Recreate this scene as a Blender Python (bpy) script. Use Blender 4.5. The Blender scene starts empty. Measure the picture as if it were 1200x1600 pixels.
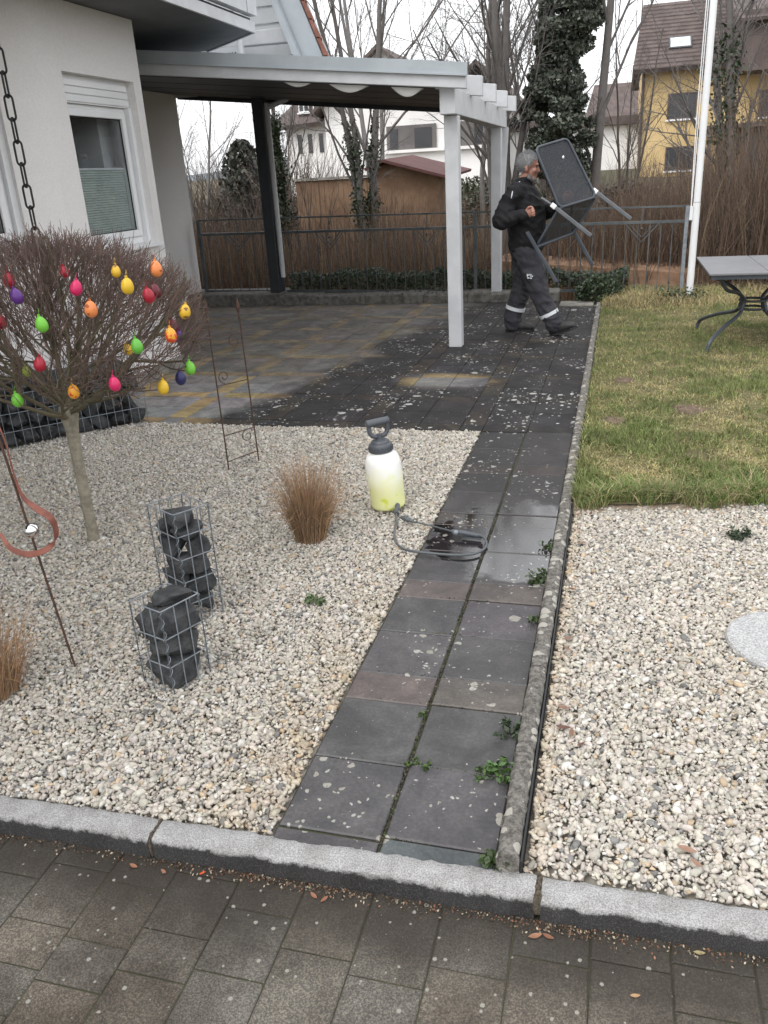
import bpy, bmesh, math, random
import numpy as np
from mathutils import Vector, Matrix, noise as mnoise

sc = bpy.context.scene
COL = sc.collection
R = math.radians

# ------------------------------------------------------------------ camera
CAM_F = 1281.157
CAM_M = np.array([[0.9647, 0.2580, -0.0531], [0.0511, -0.3810, -0.9232], [-0.2585, 0.8878, -0.3807]])
CAM_Z = 1.62
cam_d = bpy.data.cameras.new('camera')
cam_d.sensor_fit = 'AUTO'
cam_d.sensor_width = 36.0
cam_d.lens = CAM_F / 1600 * 36.0
cam_d.clip_start = 0.05
cam_d.clip_end = 2000
cam = bpy.data.objects.new('camera', cam_d)
COL.objects.link(cam)
mw = Matrix.Identity(4)
_r, _u, _b = Vector(CAM_M[0]).normalized(), Vector(-CAM_M[1]), None
_b = Vector(-CAM_M[2]).normalized()
_u = _b.cross(_r).normalized()
_r = _u.cross(_b).normalized()
for i in range(3):
    mw[i][0], mw[i][1], mw[i][2] = _r[i], _u[i], _b[i]
mw[2][3] = CAM_Z
cam.matrix_world = mw
sc.camera = cam

# ------------------------------------------------------------------ light
SUN_EL, SUN_AZ = 52, 215
w = bpy.data.worlds.new('World')
sc.world = w
w.use_nodes = True
wn, wl = w.node_tree.nodes, w.node_tree.links
bgn = wn['Background']
sky = wn.new('ShaderNodeTexSky')
sky.sky_type = 'NISHITA'
sky.sun_disc = False
sky.sun_elevation = R(SUN_EL)
sky.sun_rotation = R(SUN_AZ)
sky.dust_density = 4.0
hs = wn.new('ShaderNodeHueSaturation')
hs.inputs['Saturation'].default_value = 0.16
wl.new(sky.outputs[0], hs.inputs['Color'])
cloud = wn.new('ShaderNodeMix')   # even cloud cover in front of the clear sky
cloud.data_type = 'RGBA'
cloud.inputs[0].default_value = 0.6
cloud.inputs[7].default_value = (7.6, 7.7, 7.9, 1)
wl.new(hs.outputs[0], cloud.inputs[6])
wl.new(cloud.outputs[2], bgn.inputs['Color'])
bgn.inputs['Strength'].default_value = 0.15
sun_d = bpy.data.lights.new('sun', 'SUN')
sun_d.energy = 0.6
sun_d.angle = R(35)
sun_d.color = (1.0, 0.97, 0.93)
sun = bpy.data.objects.new('sun', sun_d)
COL.objects.link(sun)
_sd = Vector((math.sin(R(SUN_AZ)) * math.cos(R(SUN_EL)), math.cos(R(SUN_AZ)) * math.cos(R(SUN_EL)), math.sin(R(SUN_EL))))
sun.rotation_euler = _sd.to_track_quat('Z', 'Y').to_euler()
sun.location = _sd * 30
sc.view_settings.view_transform = 'Standard'
sc.view_settings.look = 'None'
sc.view_settings.exposure = 0.85
sc.view_settings.gamma = 1.0
sc.view_settings.use_curve_mapping = False
sc.cycles.max_bounces = 6
sc.cycles.transparent_max_bounces = 16
sc.cycles.use_denoising = True

# ------------------------------------------------------------------ helpers
rng = np.random.default_rng(7)
RND = random.Random(11)


def tag(o, label=None, cat=None, group=None, kind=None):
    if label: o['label'] = label
    if cat: o['category'] = cat
    if group: o['group'] = group
    if kind: o['kind'] = kind
    return o


def empty(name, loc, label, cat, group=None):
    o = bpy.data.objects.new(name, None)
    o.empty_display_size = 0.1
    o.location = loc
    COL.objects.link(o)
    return tag(o, label, cat, group)


def wloc(o):
    v = Vector((0, 0, 0))
    while o is not None:
        v += Vector(o.location)
        o = o.parent
    return v


def link_mesh(name, me, mat, parent=None, smooth=False, origin=None):
    o = bpy.data.objects.new(name, me)
    if mat: me.materials.append(mat)
    COL.objects.link(o)
    if parent is not None:
        off = wloc(parent)
        o.parent = parent
    else:
        off = Vector(origin) if origin is not None else Vector((0, 0, 0))
        o.location = off
    if off.length > 0:
        me.transform(Matrix.Translation(-off))
    if smooth:
        me.polygons.foreach_set('use_smooth', np.ones(len(me.polygons), dtype=bool))
        me.set_sharp_from_angle(angle=R(52))
    me.update()
    return o


def np_obj(name, V, F, mat, parent=None, smooth=False, col=None, origin=None):
    """V (n,3), F (m,3|4) int arrays, col (n,3) per vertex"""
    V = np.asarray(V, dtype=np.float32); F = np.asarray(F, dtype=np.int32)
    me = bpy.data.meshes.new(name)
    k = F.shape[1]
    me.vertices.add(len(V)); me.vertices.foreach_set('co', V.ravel())
    me.loops.add(F.size); me.loops.foreach_set('vertex_index', F.ravel())
    me.polygons.add(len(F)); me.polygons.foreach_set('loop_start', np.arange(0, F.size, k, dtype=np.int32))
    me.update(calc_edges=True)
    me.validate()
    if col is not None:
        a = me.attributes.new('col', 'FLOAT_COLOR', 'POINT')
        c4 = np.ones((len(V), 4), dtype=np.float32); c4[:, :3] = col
        a.data.foreach_set('color', c4.ravel())
    return link_mesh(name, me, mat, parent, smooth, origin)


def frame_of(d):
    d = Vector(d).normalized()
    a = Vector((0, 0, 1)) if abs(d.z) < 0.92 else Vector((1, 0, 0))
    u = a.cross(d).normalized()
    return u, d.cross(u).normalized()


class MB:
    def __init__(s): s.v = []; s.f = []; s.c = []; s.cur = None

    def _add(s, vs, fs):
        n = len(s.v)
        s.v += [tuple(v) for v in vs]
        s.f += [tuple(i + n for i in f) for f in fs]
        if s.cur is not None: s.c += [s.cur] * len(vs)
        return s

    def hexa(s, p):  # 8 points: bottom 4 ccw then top 4
        return s._add(p, [(3, 2, 1, 0), (4, 5, 6, 7), (0, 1, 5, 4), (1, 2, 6, 5), (2, 3, 7, 6), (3, 0, 4, 7)])

    def box(s, x0, x1, y0, y1, z0, z1):
        return s.hexa([(x0, y0, z0), (x1, y0, z0), (x1, y1, z0), (x0, y1, z0), (x0, y0, z1), (x1, y0, z1), (x1, y1, z1), (x0, y1, z1)])

    def bar(s, p, q, a, b, up=None):
        """beam of section a (sideways) x b (up)"""
        p, q = Vector(p), Vector(q)
        d = (q - p).normalized()
        if up is None:
            u, v = frame_of(d)
        else:
            v = Vector(up); v = (v - d * v.dot(d)).normalized(); u = v.cross(d).normalized() * -1
            u = d.cross(v).normalized()
        u = u * (a / 2); v = v * (b / 2)
        return s.hexa([p - u - v, p + u - v, q + u - v, q - u - v, p - u + v, p + u + v, q + u + v, q - u + v])

    def cbox(s, x0, x1, y0, y1, z0, z1, b):
        """box with chamfered top edges"""
        n = [(x0, y0, z0), (x1, y0, z0), (x1, y1, z0), (x0, y1, z0), (x0, y0, z1 - b), (x1, y0, z1 - b), (x1, y1, z1 - b), (x0, y1, z1 - b),
             (x0 + b, y0 + b, z1), (x1 - b, y0 + b, z1), (x1 - b, y1 - b, z1), (x0 + b, y1 - b, z1)]
        return s._add(n, [(8, 9, 10, 11), (0, 1, 5, 4), (1, 2, 6, 5), (2, 3, 7, 6), (3, 0, 4, 7), (4, 5, 9, 8), (5, 6, 10, 9), (6, 7, 11, 10), (7, 4, 8, 11)])

    def tube(s, pts, rad, k=8, caps=True, closed=False, ell=None):
        pts = [Vector(p) for p in pts]
        n = len(pts)
        if not hasattr(rad, '__len__'): rad = [rad] * n
        ds = []
        for i in range(n):
            a = pts[i - 1] if (i > 0 or closed) else pts[i]
            b = pts[(i + 1) % n] if (i < n - 1 or closed) else pts[i]
            d = b - a
            ds.append(d.normalized() if d.length > 1e-9 else Vector((0, 0, 1)))
        u, v = frame_of(ds[0])
        vs = []
        for i in range(n):
            d = ds[i]
            u = (u - d * u.dot(d)).normalized(); v = d.cross(u).normalized()
            for j in range(k):
                t = 2 * math.pi * j / k
                vs.append(pts[i] + u * (math.cos(t) * rad[i]) + v * (math.sin(t) * rad[i]))
        fs = []
        m = n if closed else n - 1
        for i in range(m):
            for j in range(k):
                a, b = i * k + j, i * k + (j + 1) % k
                i2 = (i + 1) % n
                c, d_ = i2 * k + (j + 1) % k, i2 * k + j
                fs.append((a, b, c, d_))
        if caps and not closed:
            fs.append(tuple(range(k - 1, -1, -1))); fs.append(tuple((n - 1) * k + j for j in range(k)))
        return s._add(vs, fs)

    def loft(s, secs, k=16):
        """secs: (center, u-vector, v-vector) ellipses"""
        vs = []
        for c, u, v in secs:
            c, u, v = Vector(c), Vector(u), Vector(v)
            for j in range(k):
                t = 2 * math.pi * j / k
                vs.append(c + u * math.cos(t) + v * math.sin(t))
        fs = []
        for i in range(len(secs) - 1):
            for j in range(k):
                a, b = i * k + j, i * k + (j + 1) % k
                fs.append((a, b, b + k, a + k))
        fs.append(tuple(range(k - 1, -1, -1))); fs.append(tuple((len(secs) - 1) * k + j for j in range(k)))
        return s._add(vs, fs)

    def lathe(s, prof, k=24, M=None, sx=1, sy=1):
        """prof list of (r,z) from bottom to top"""
        vs = []
        for r, z in prof:
            for j in range(k):
                t = 2 * math.pi * j / k
                p = Vector((r * math.cos(t) * sx, r * math.sin(t) * sy, z))
                vs.append(M @ p if M is not None else p)
        fs = []
        for i in range(len(prof) - 1):
            for j in range(k):
                a, b = i * k + j, i * k + (j + 1) % k
                fs.append((a, b, b + k, a + k))
        fs.append(tuple(range(k - 1, -1, -1))); fs.append(tuple((len(prof) - 1) * k + j for j in range(k)))
        return s._add(vs, fs)

    def ell(s, c, r, k=14, m=9, rot=None):
        c = Vector(c)
        if not hasattr(r, '__len__'): r = (r, r, r)
        vs = [];
        for i in range(m + 1):
            ph = math.pi * (i + 0.02) / (m + 0.04) - math.pi / 2
            for j in range(k):
                t = 2 * math.pi * j / k
                p = Vector((r[0] * math.cos(ph) * math.cos(t), r[1] * math.cos(ph) * math.sin(t), r[2] * math.sin(ph)))
                if rot is not None: p = rot @ p
                vs.append(c + p)
        fs = []
        for i in range(m):
            for j in range(k):
                a, b = i * k + j, i * k + (j + 1) % k
                fs.append((a, b, b + k, a + k))
        fs.append(tuple(range(k - 1, -1, -1))); fs.append(tuple(m * k + j for j in range(k)))
        return s._add(vs, fs)

    def poly(s, pts): return s._add(pts, [tuple(range(len(pts)))])

    def mesh(s, name='m'):
        me = bpy.data.meshes.new(name)
        me.from_pydata([tuple(v) for v in s.v], [], s.f)
        if s.c:
            a = me.attributes.new('col', 'FLOAT_COLOR', 'POINT')
            c4 = np.ones((len(s.v), 4), dtype=np.float32); c4[:, :3] = np.array(s.c)
            a.data.foreach_set('color', c4.ravel())
        return me

    def build(s, name, mat, parent=None, smooth=False, origin=None):
        return link_mesh(name, s.mesh(name), mat, parent, smooth, origin)


def bevel_obj(o, w_, seg=2):
    m = o.modifiers.new('bevel', 'BEVEL'); m.width = w_; m.segments = seg; m.limit_method = 'ANGLE'; m.angle_limit = R(40)
    return o


def remeshed(mb, voxel, smooth=6, fac=0.5):
    me = mb.mesh('tmp'); o = bpy.data.objects.new('tmp', me); COL.objects.link(o)
    m = o.modifiers.new('r', 'REMESH'); m.mode = 'VOXEL'; m.voxel_size = voxel; m.use_smooth_shade = True
    if smooth:
        m2 = o.modifiers.new('s', 'SMOOTH'); m2.factor = fac; m2.iterations = smooth
    dg = bpy.context.evaluated_depsgraph_get(); dg.update()
    out = bpy.data.meshes.new_from_object(o.evaluated_get(dg))
    bpy.data.objects.remove(o); bpy.data.meshes.remove(me)
    return out


def curve(pts, n):
    """Catmull-Rom through pts, n samples per span"""
    P = [Vector(p) for p in pts]; P = [2 * P[0] - P[1]] + P + [2 * P[-1] - P[-2]]
    out = []
    for i in range(1, len(P) - 2):
        for j in range(n):
            t = j / n
            a, b, c, d = P[i - 1], P[i], P[i + 1], P[i + 2]
            out.append(0.5 * ((2 * b) + (c - a) * t + (2 * a - 5 * b + 4 * c - d) * t * t + (3 * b - a - 3 * c + d) * t ** 3))
    out.append(P[-2])
    return out


# pixel of the photograph (1200x1600) to a point of the place: on the plane z, or on the plane Y
def ray(px, py): return CAM_M.T @ np.array([(px - 600) / CAM_F, (py - 800) / CAM_F, 1.0])
def gp(px, py, z=0.0):
    d = ray(px, py); return Vector(np.array([0, 0, CAM_Z]) + d * ((z - CAM_Z) / d[2]))
def py_(px, py, Y):
    d = ray(px, py); return Vector(np.array([0, 0, CAM_Z]) + d * (Y / d[1]))


# ------------------------------------------------------------------ materials
def nodes(name):
    m = bpy.data.materials.new(name); m.use_nodes = True
    nt = m.node_tree
    return m, nt.nodes, nt.links, nt.nodes['Principled BSDF']


def mixc(n, l, fac, a, b, mode='MIX'):
    x = n.new('ShaderNodeMix'); x.data_type = 'RGBA'; x.blend_type = mode
    for sock, val in ((x.inputs[0], fac), (x.inputs[6], a), (x.inputs[7], b)):
        if hasattr(val, 'is_linked') or hasattr(val, 'links'): l.new(val, sock)
        elif isinstance(val, (int, float)): sock.default_value = val if sock.type == 'VALUE' else (val, val, val, 1)
        else: sock.default_value = (*val, 1)
    return x.outputs[2]


def ramp(n, l, src, a, b, lo=0.0, hi=1.0):
    x = n.new('ShaderNodeMapRange'); x.interpolation_type = 'SMOOTHSTEP'
    x.inputs[1].default_value = a; x.inputs[2].default_value = b; x.inputs[3].default_value = lo; x.inputs[4].default_value = hi
    l.new(src, x.inputs[0]); return x.outputs[0]


def noise_(n, l, scale, detail=4, rough=0.55, vec=None, dist=0.0):
    x = n.new('ShaderNodeTexNoise'); x.inputs['Scale'].default_value = scale; x.inputs['Detail'].default_value = detail
    x.inputs['Roughness'].default_value = rough; x.inputs['Distortion'].default_value = dist
    if vec is not None: l.new(vec, x.inputs['Vector'])
    return x.outputs['Fac']


def math_(n, l, op, a, b=None):
    x = n.new('ShaderNodeMath'); x.operation = op
    for i, v in enumerate((a, b)):
        if v is None: continue
        if isinstance(v, (int, float)): x.inputs[i].default_value = v
        else: l.new(v, x.inputs[i])
    return x.outputs[0]


def pm(name, c1, c2=None, scale=8.0, rough=0.6, bump=0.0, bscale=60.0, metal=0.0, attr=False, detail=5, spec=0.5, lo=0.35, hi=0.65, trans=0.0):
    m, n, l, b = nodes(name)
    geo = n.new('ShaderNodeNewGeometry'); pos = geo.outputs['Position']
    c2 = c2 or c1
    f = ramp(n, l, noise_(n, l, scale, detail, 0.6, pos), lo, hi)
    c = mixc(n, l, f, c1, c2)
    if attr:
        a = n.new('ShaderNodeAttribute'); a.attribute_name = 'col'
        c = mixc(n, l, 1.0, a.outputs['Color'], c, 'MULTIPLY')
    l.new(c, b.inputs['Base Color'])
    b.inputs['Roughness'].default_value = rough; b.inputs['Metallic'].default_value = metal
    b.inputs['Specular IOR Level'].default_value = spec
    if bump:
        bp = n.new('ShaderNodeBump'); bp.inputs['Strength'].default_value = bump; bp.inputs['Distance'].default_value = 0.01
        l.new(noise_(n, l, bscale, 6, 0.65, pos), bp.inputs['Height']); l.new(bp.outputs[0], b.inputs['Normal'])
    if trans:
        t = n.new('ShaderNodeBsdfTranslucent'); l.new(c, t.inputs['Color'])
        mx = n.new('ShaderNodeMixShader'); mx.inputs[0].default_value = trans
        l.new(b.outputs[0], mx.inputs[1]); l.new(t.outputs[0], mx.inputs[2])
        l.new(mx.outputs[0], n['Material Output'].inputs['Surface'])
    return m


def slab_mat(name, wet_terrace):
    m, n, l, b = nodes(name)
    geo = n.new('ShaderNodeNewGeometry'); pos = geo.outputs['Position']
    a = n.new('ShaderNodeAttribute'); a.attribute_name = 'col'
    sep = n.new('ShaderNodeSeparateXYZ'); l.new(pos, sep.inputs[0])
    X, Y = sep.outputs[0], sep.outputs[1]
    big = noise_(n, l, 1.6, 4, 0.6, pos)
    fine = noise_(n, l, 90, 3, 0.7, pos)
    mid = noise_(n, l, 11, 6, 0.65, pos)
    c = mixc(n, l, 1.0, a.outputs['Color'], mixc(n, l, ramp(n, l, mid, 0.3, 0.7), (0.8, 0.8, 0.8), (1.15, 1.13, 1.1)), 'MULTIPLY')
    c = mixc(n, l, 1.0, c, mixc(n, l, ramp(n, l, fine, 0.35, 0.7), (0.86, 0.86, 0.86), (1.2, 1.2, 1.2)), 'MULTIPLY')
    st1 = noise_(n, l, 4.5, 6, 0.7, pos, 0.6)
    c = mixc(n, l, 1.0, c, mixc(n, l, ramp(n, l, st1, 0.32, 0.68), (0.66, 0.64, 0.64), (1.30, 1.27, 1.22)), 'MULTIPLY')
    if wet_terrace:
        # dry under the carport roof's house side, soaked dark elsewhere
        s = math_(n, l, 'SUBTRACT', X, math_(n, l, 'ADD', math_(n, l, 'MULTIPLY', Y, 0.2), -3.95))
        s = math_(n, l, 'ADD', s, math_(n, l, 'MULTIPLY', math_(n, l, 'SUBTRACT', big, 0.5), 1.0))
        wet = ramp(n, l, s, -0.12, 0.28)
        # a scrubbed patch
        dx = math_(n, l, 'MULTIPLY', math_(n, l, 'ADD', X, 1.35), 1.5); dy = math_(n, l, 'ADD', Y, -6.62)
        d = math_(n, l, 'ADD', math_(n, l, 'MULTIPLY', dx, dx), math_(n, l, 'MULTIPLY', math_(n, l, 'MULTIPLY', dy, dy), 5))
        d = math_(n, l, 'ADD', d, math_(n, l, 'MULTIPLY', math_(n, l, 'SUBTRACT', mid, 0.5), 0.5))
        clean = ramp(n, l, d, 0.0, 0.55, 0.8, 0.0)
        wet = math_(n, l, 'MULTIPLY', wet, math_(n, l, 'SUBTRACT', 1.0, clean))
        dark = mixc(n, l, 1.0, c, (0.30, 0.30, 0.33), 'MULTIPLY')
        dark = mixc(n, l, ramp(n, l, st1, 0.35, 0.75, 0.85, 0.35), dark, (0.014, 0.0125, 0.013))
        b.inputs['Specular IOR Level'].default_value = 0.3
        c = mixc(n, l, wet, c, dark)
    else:
        far = ramp(n, l, math_(n, l, 'ADD', Y, math_(n, l, 'MULTIPLY', math_(n, l, 'SUBTRACT', big, 0.5), 1.0)), 2.6, 3.6)
        c = mixc(n, l, far, c, mixc(n, l, 1.0, c, (0.62, 0.60, 0.60), 'MULTIPLY'))
        soak = ramp(n, l, math_(n, l, 'ADD', Y, math_(n, l, 'MULTIPLY', math_(n, l, 'SUBTRACT', big, 0.5), 0.8)), 3.7, 4.3)
        c = mixc(n, l, soak, c, mixc(n, l, 1.0, c, (0.50, 0.47, 0.46), 'MULTIPLY'))
        # puddle round the sprayer lance
        dx = math_(n, l, 'ADD', X, 0.38); dy = math_(n, l, 'ADD', Y, -3.55)
        d = math_(n, l, 'ADD', math_(n, l, 'MULTIPLY', math_(n, l, 'MULTIPLY', dx, dx), 5.0), math_(n, l, 'MULTIPLY', math_(n, l, 'MULTIPLY', dy, dy), 4.5))
        d = math_(n, l, 'ADD', d, math_(n, l, 'MULTIPLY', math_(n, l, 'SUBTRACT', noise_(n, l, 7, 3, 0.5, pos), 0.5), 1.3))
        sn = n.new('ShaderNodeSeparateXYZ'); l.new(geo.outputs['True Normal'], sn.inputs[0])
        pud = math_(n, l, 'MULTIPLY', ramp(n, l, d, 0.75, 0.95, 1.0, 0.0), math_(n, l, 'GREATER_THAN', sn.outputs[2], 0.98))
        l.new(math_(n, l, 'ADD', 1.5, math_(n, l, 'MULTIPLY', pud, 0.85)), b.inputs['IOR'])
        c = mixc(n, l, pud, c, mixc(n, l, 1.0, c, (0.5, 0.5, 0.5), 'MULTIPLY'))
    # lichen: round pale spots
    vv = n.new('ShaderNodeVectorMath'); vv.operation = 'ADD'; l.new(pos, vv.inputs[0])
    nz = n.new('ShaderNodeTexNoise'); nz.inputs['Scale'].default_value = 30; l.new(pos, nz.inputs['Vector'])
    sc_ = n.new('ShaderNodeVectorMath'); sc_.operation = 'SCALE'; sc_.inputs['Scale'].default_value = 0.03; l.new(nz.outputs['Color'], sc_.inputs[0])
    l.new(sc_.outputs[0], vv.inputs[1])
    dens = ramp(n, l, noise_(n, l, 2.2, 3, 0.6, pos), 0.4, 0.68)
    for vs, rmax, thr in ((9, 0.26, 0.97), (19, 0.30, 0.90), (42, 0.34, 0.93)) if wet_terrace else ((10, 0.24, 0.95), (21, 0.28, 0.95), (60, 0.33, 0.93)):
        v = n.new('ShaderNodeTexVoronoi'); v.voronoi_dimensions = '2D'; v.inputs['Scale'].default_value = vs; v.inputs['Randomness'].default_value = 1.0
        l.new(vv.outputs[0], v.inputs['Vector'])
        sepc = n.new('ShaderNodeSeparateColor'); l.new(v.outputs['Color'], sepc.inputs[0])
        size = ramp(n, l, math_(n, l, 'ADD', sepc.outputs[0], math_(n, l, 'MULTIPLY', dens, 0.20 if wet_terrace else 0.18)), thr, 1.1, 0.0, rmax)
        spot = math_(n, l, 'LESS_THAN', v.outputs['Distance'], size)
        spot = math_(n, l, 'MULTIPLY', spot, ramp(n, l, noise_(n, l, 160, 2, 0.6, pos), 0.3, 0.5, 0.35, 0.9))
        if wet_terrace: spot = math_(n, l, 'MULTIPLY', spot, wet)
        c = mixc(n, l, spot, c, mixc(n, l, sepc.outputs[1], (0.27, 0.255, 0.21) if not wet_terrace else (0.34, 0.33, 0.30), (0.40, 0.39, 0.36) if not wet_terrace else (0.52, 0.51, 0.49)))
    l.new(c, b.inputs['Base Color'])
    if wet_terrace:
        rg = math_(n, l, 'ADD', math_(n, l, 'MULTIPLY', wet, -0.08), math_(n, l, 'ADD', math_(n, l, 'MULTIPLY', mid, 0.25), 0.62))
    else:
        rg = math_(n, l, 'SUBTRACT', math_(n, l, 'ADD', math_(n, l, 'MULTIPLY', mid, 0.3), 0.32), math_(n, l, 'MULTIPLY', pud, 0.46))
    l.new(rg, b.inputs['Roughness'])
    bp = n.new('ShaderNodeBump'); bp.inputs['Distance'].default_value = 0.003
    if wet_terrace: bp.inputs['Strength'].default_value = 0.5
    else: l.new(math_(n, l, 'SUBTRACT', 0.5, math_(n, l, 'MULTIPLY', pud, 0.44)), bp.inputs['Strength'])
    l.new(math_(n, l, 'ADD', mid, math_(n, l, 'MULTIPLY', fine, 0.6)), bp.inputs['Height']); l.new(bp.outputs[0], b.inputs['Normal'])
    return m


def paver_mat():
    m, n, l, b = nodes('paver_concrete')
    geo = n.new('ShaderNodeNewGeometry'); pos = geo.outputs['Position']
    a = n.new('ShaderNodeAttribute'); a.attribute_name = 'col'
    sep = n.new('ShaderNodeSeparateXYZ'); l.new(pos, sep.inputs[0])
    big = noise_(n, l, 3.0, 5, 0.65, pos)
    c = mixc(n, l, 1.0, a.outputs['Color'], mixc(n, l, ramp(n, l, big, 0.3, 0.7), (0.42, 0.37, 0.32), (1.35, 1.32, 1.28)), 'MULTIPLY')
    g = noise_(n, l, 210, 4, 0.8, pos)
    c = mixc(n, l, ramp(n, l, g, 0.40, 0.68), mixc(n, l, 1.0, c, (0.55, 0.55, 0.55), 'MULTIPLY'), mixc(n, l, 1.0, c, (1.95, 1.9, 1.8), 'MULTIPLY'))
    # wet dirt washed along the kerb
    yy = math_(n, l, 'ADD', sep.outputs[1], math_(n, l, 'MULTIPLY', math_(n, l, 'SUBTRACT', noise_(n, l, 5, 5, 0.65, pos), 0.5), 0.22))
    dirt = ramp(n, l, yy, 1.16, 1.40)
    c = mixc(n, l, math_(n, l, 'MULTIPLY', dirt, 0.75), c, (0.024, 0.019, 0.014))
    v = n.new('ShaderNodeTexVoronoi'); v.voronoi_dimensions = '2D'; v.inputs['Scale'].default_value = 40; l.new(pos, v.inputs['Vector'])
    sepc = n.new('ShaderNodeSeparateColor'); l.new(v.outputs['Color'], sepc.inputs[0])
    spot = math_(n, l, 'LESS_THAN', math_(n, l, 'ADD', v.outputs['Distance'], math_(n, l, 'MULTIPLY', math_(n, l, 'SUBTRACT', g, .5), .35)), ramp(n, l, sepc.outputs[0], 0.86, 1.02, 0, 0.22))
    c = mixc(n, l, math_(n, l, 'MULTIPLY', spot, 0.75), c, (0.33, 0.32, 0.28))
    l.new(c, b.inputs['Base Color']); b.inputs['Roughness'].default_value = 0.8
    bp = n.new('ShaderNodeBump'); bp.inputs['Strength'].default_value = 0.55; bp.inputs['Distance'].default_value = 0.003
    l.new(g, bp.inputs['Height']); l.new(bp.outputs[0], b.inputs['Normal'])
    return m


def granite_mat():
    m, n, l, b = nodes('granite')
    geo = n.new('ShaderNodeNewGeometry'); pos = geo.outputs['Position']
    sep = n.new('ShaderNodeSeparateXYZ'); l.new(pos, sep.inputs[0])
    g = noise_(n, l, 260, 3, 0.8, pos); g2 = noise_(n, l, 14, 4, 0.6, pos)
    c = mixc(n, l, ramp(n, l, g, 0.35, 0.65), (0.20, 0.20, 0.203), (0.45, 0.445, 0.44))
    c = mixc(n, l, 1.0, c, mixc(n, l, ramp(n, l, g2, 0.3, 0.7), (0.82, 0.80, 0.78), (1.1, 1.1, 1.1)), 'MULTIPLY')
    # black grime crust with a ragged upper edge on the street side
    zz = math_(n, l, 'ADD', sep.outputs[2], math_(n, l, 'MULTIPLY', math_(n, l, 'SUBTRACT', noise_(n, l, 26, 7, 0.8, pos), 0.5), 0.06))
    grime = ramp(n, l, zz, -0.017, -0.003, 1.0, 0.0)
    c = mixc(n, l, grime, c, mixc(n, l, ramp(n, l, g, 0.45, 0.7), (0.018, 0.017, 0.017), (0.075, 0.072, 0.07)))
    l.new(c, b.inputs['Base Color']); b.inputs['Roughness'].default_value = 0.75
    bp = n.new('ShaderNodeBump'); bp.inputs['Strength'].default_value = 0.6; bp.inputs['Distance'].default_value = 0.004
    l.new(math_(n, l, 'ADD', g, math_(n, l, 'MULTIPLY', noise_(n, l, 45, 5, 0.7, pos), 1.5)), bp.inputs['Height']); l.new(bp.outputs[0], b.inputs['Normal'])
    return m


def glass_mat(name, tint=(0.86, 0.88, 0.89)):
    m, n, l, b = nodes(name)
    n.remove(b)
    tr = n.new('ShaderNodeBsdfTransparent'); tr.inputs[0].default_value = (*tint, 1)
    gl = n.new('ShaderNodeBsdfGlossy'); gl.inputs['Roughness'].default_value = 0.02
    lw = n.new('ShaderNodeLayerWeight'); lw.inputs['Blend'].default_value = 0.5
    mx = n.new('ShaderNodeMixShader')
    l.new(math_(n, l, 'ADD', math_(n, l, 'MULTIPLY', math_(n, l, 'POWER', lw.outputs['Facing'], 4.0), 0.5), 0.045), mx.inputs[0]); l.new(tr.outputs[0], mx.inputs[1]); l.new(gl.outputs[0], mx.inputs[2])
    l.new(mx.outputs[0], n['Material Output'].inputs['Surface'])
    return m


def mesh_fabric():
    m, n, l, b = nodes('chair_mesh_fabric')
    b.inputs['Base Color'].default_value = (0.022, 0.026, 0.034, 1); b.inputs['Roughness'].default_value = 0.55
    tr = n.new('ShaderNodeBsdfTransparent')
    mx = n.new('ShaderNodeMixShader'); mx.inputs[0].default_value = 0.20
    l.new(b.outputs[0], mx.inputs[1]); l.new(tr.outputs[0], mx.inputs[2])
    l.new(mx.outputs[0], n['Material Output'].inputs['Surface'])
    return m


def bottle_mat():
    m, n, l, b = nodes('sprayer_plastic')
    geo = n.new('ShaderNodeNewGeometry'); pos = geo.outputs['Position']
    sep = n.new('ShaderNodeSeparateXYZ'); l.new(pos, sep.inputs[0])
    lev = ramp(n, l, math_(n, l, 'ADD', sep.outputs[2], math_(n, l, 'MULTIPLY', math_(n, l, 'SUBTRACT', noise_(n, l, 16, 2, 0.5, pos), 0.5), 0.09)), 0.06, 0.27, 1, 0)
    c = mixc(n, l, lev, (0.90, 0.905, 0.87), (0.86, 0.88, 0.44))
    blot = ramp(n, l, noise_(n, l, 19, 1, 0.4, pos), 0.60, 0.70)
    c = mixc(n, l, math_(n, l, 'MULTIPLY', blot, lev), c, (0.72, 0.78, 0.13))
    l.new(c, b.inputs['Base Color']); b.inputs['Roughness'].default_value = 0.35
    b.inputs['Subsurface Weight'].default_value = 0.5; b.inputs['Subsurface Radius'].default_value = (0.05, 0.05, 0.03); b.inputs['Subsurface Scale'].default_value = 0.5
    return m


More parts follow.
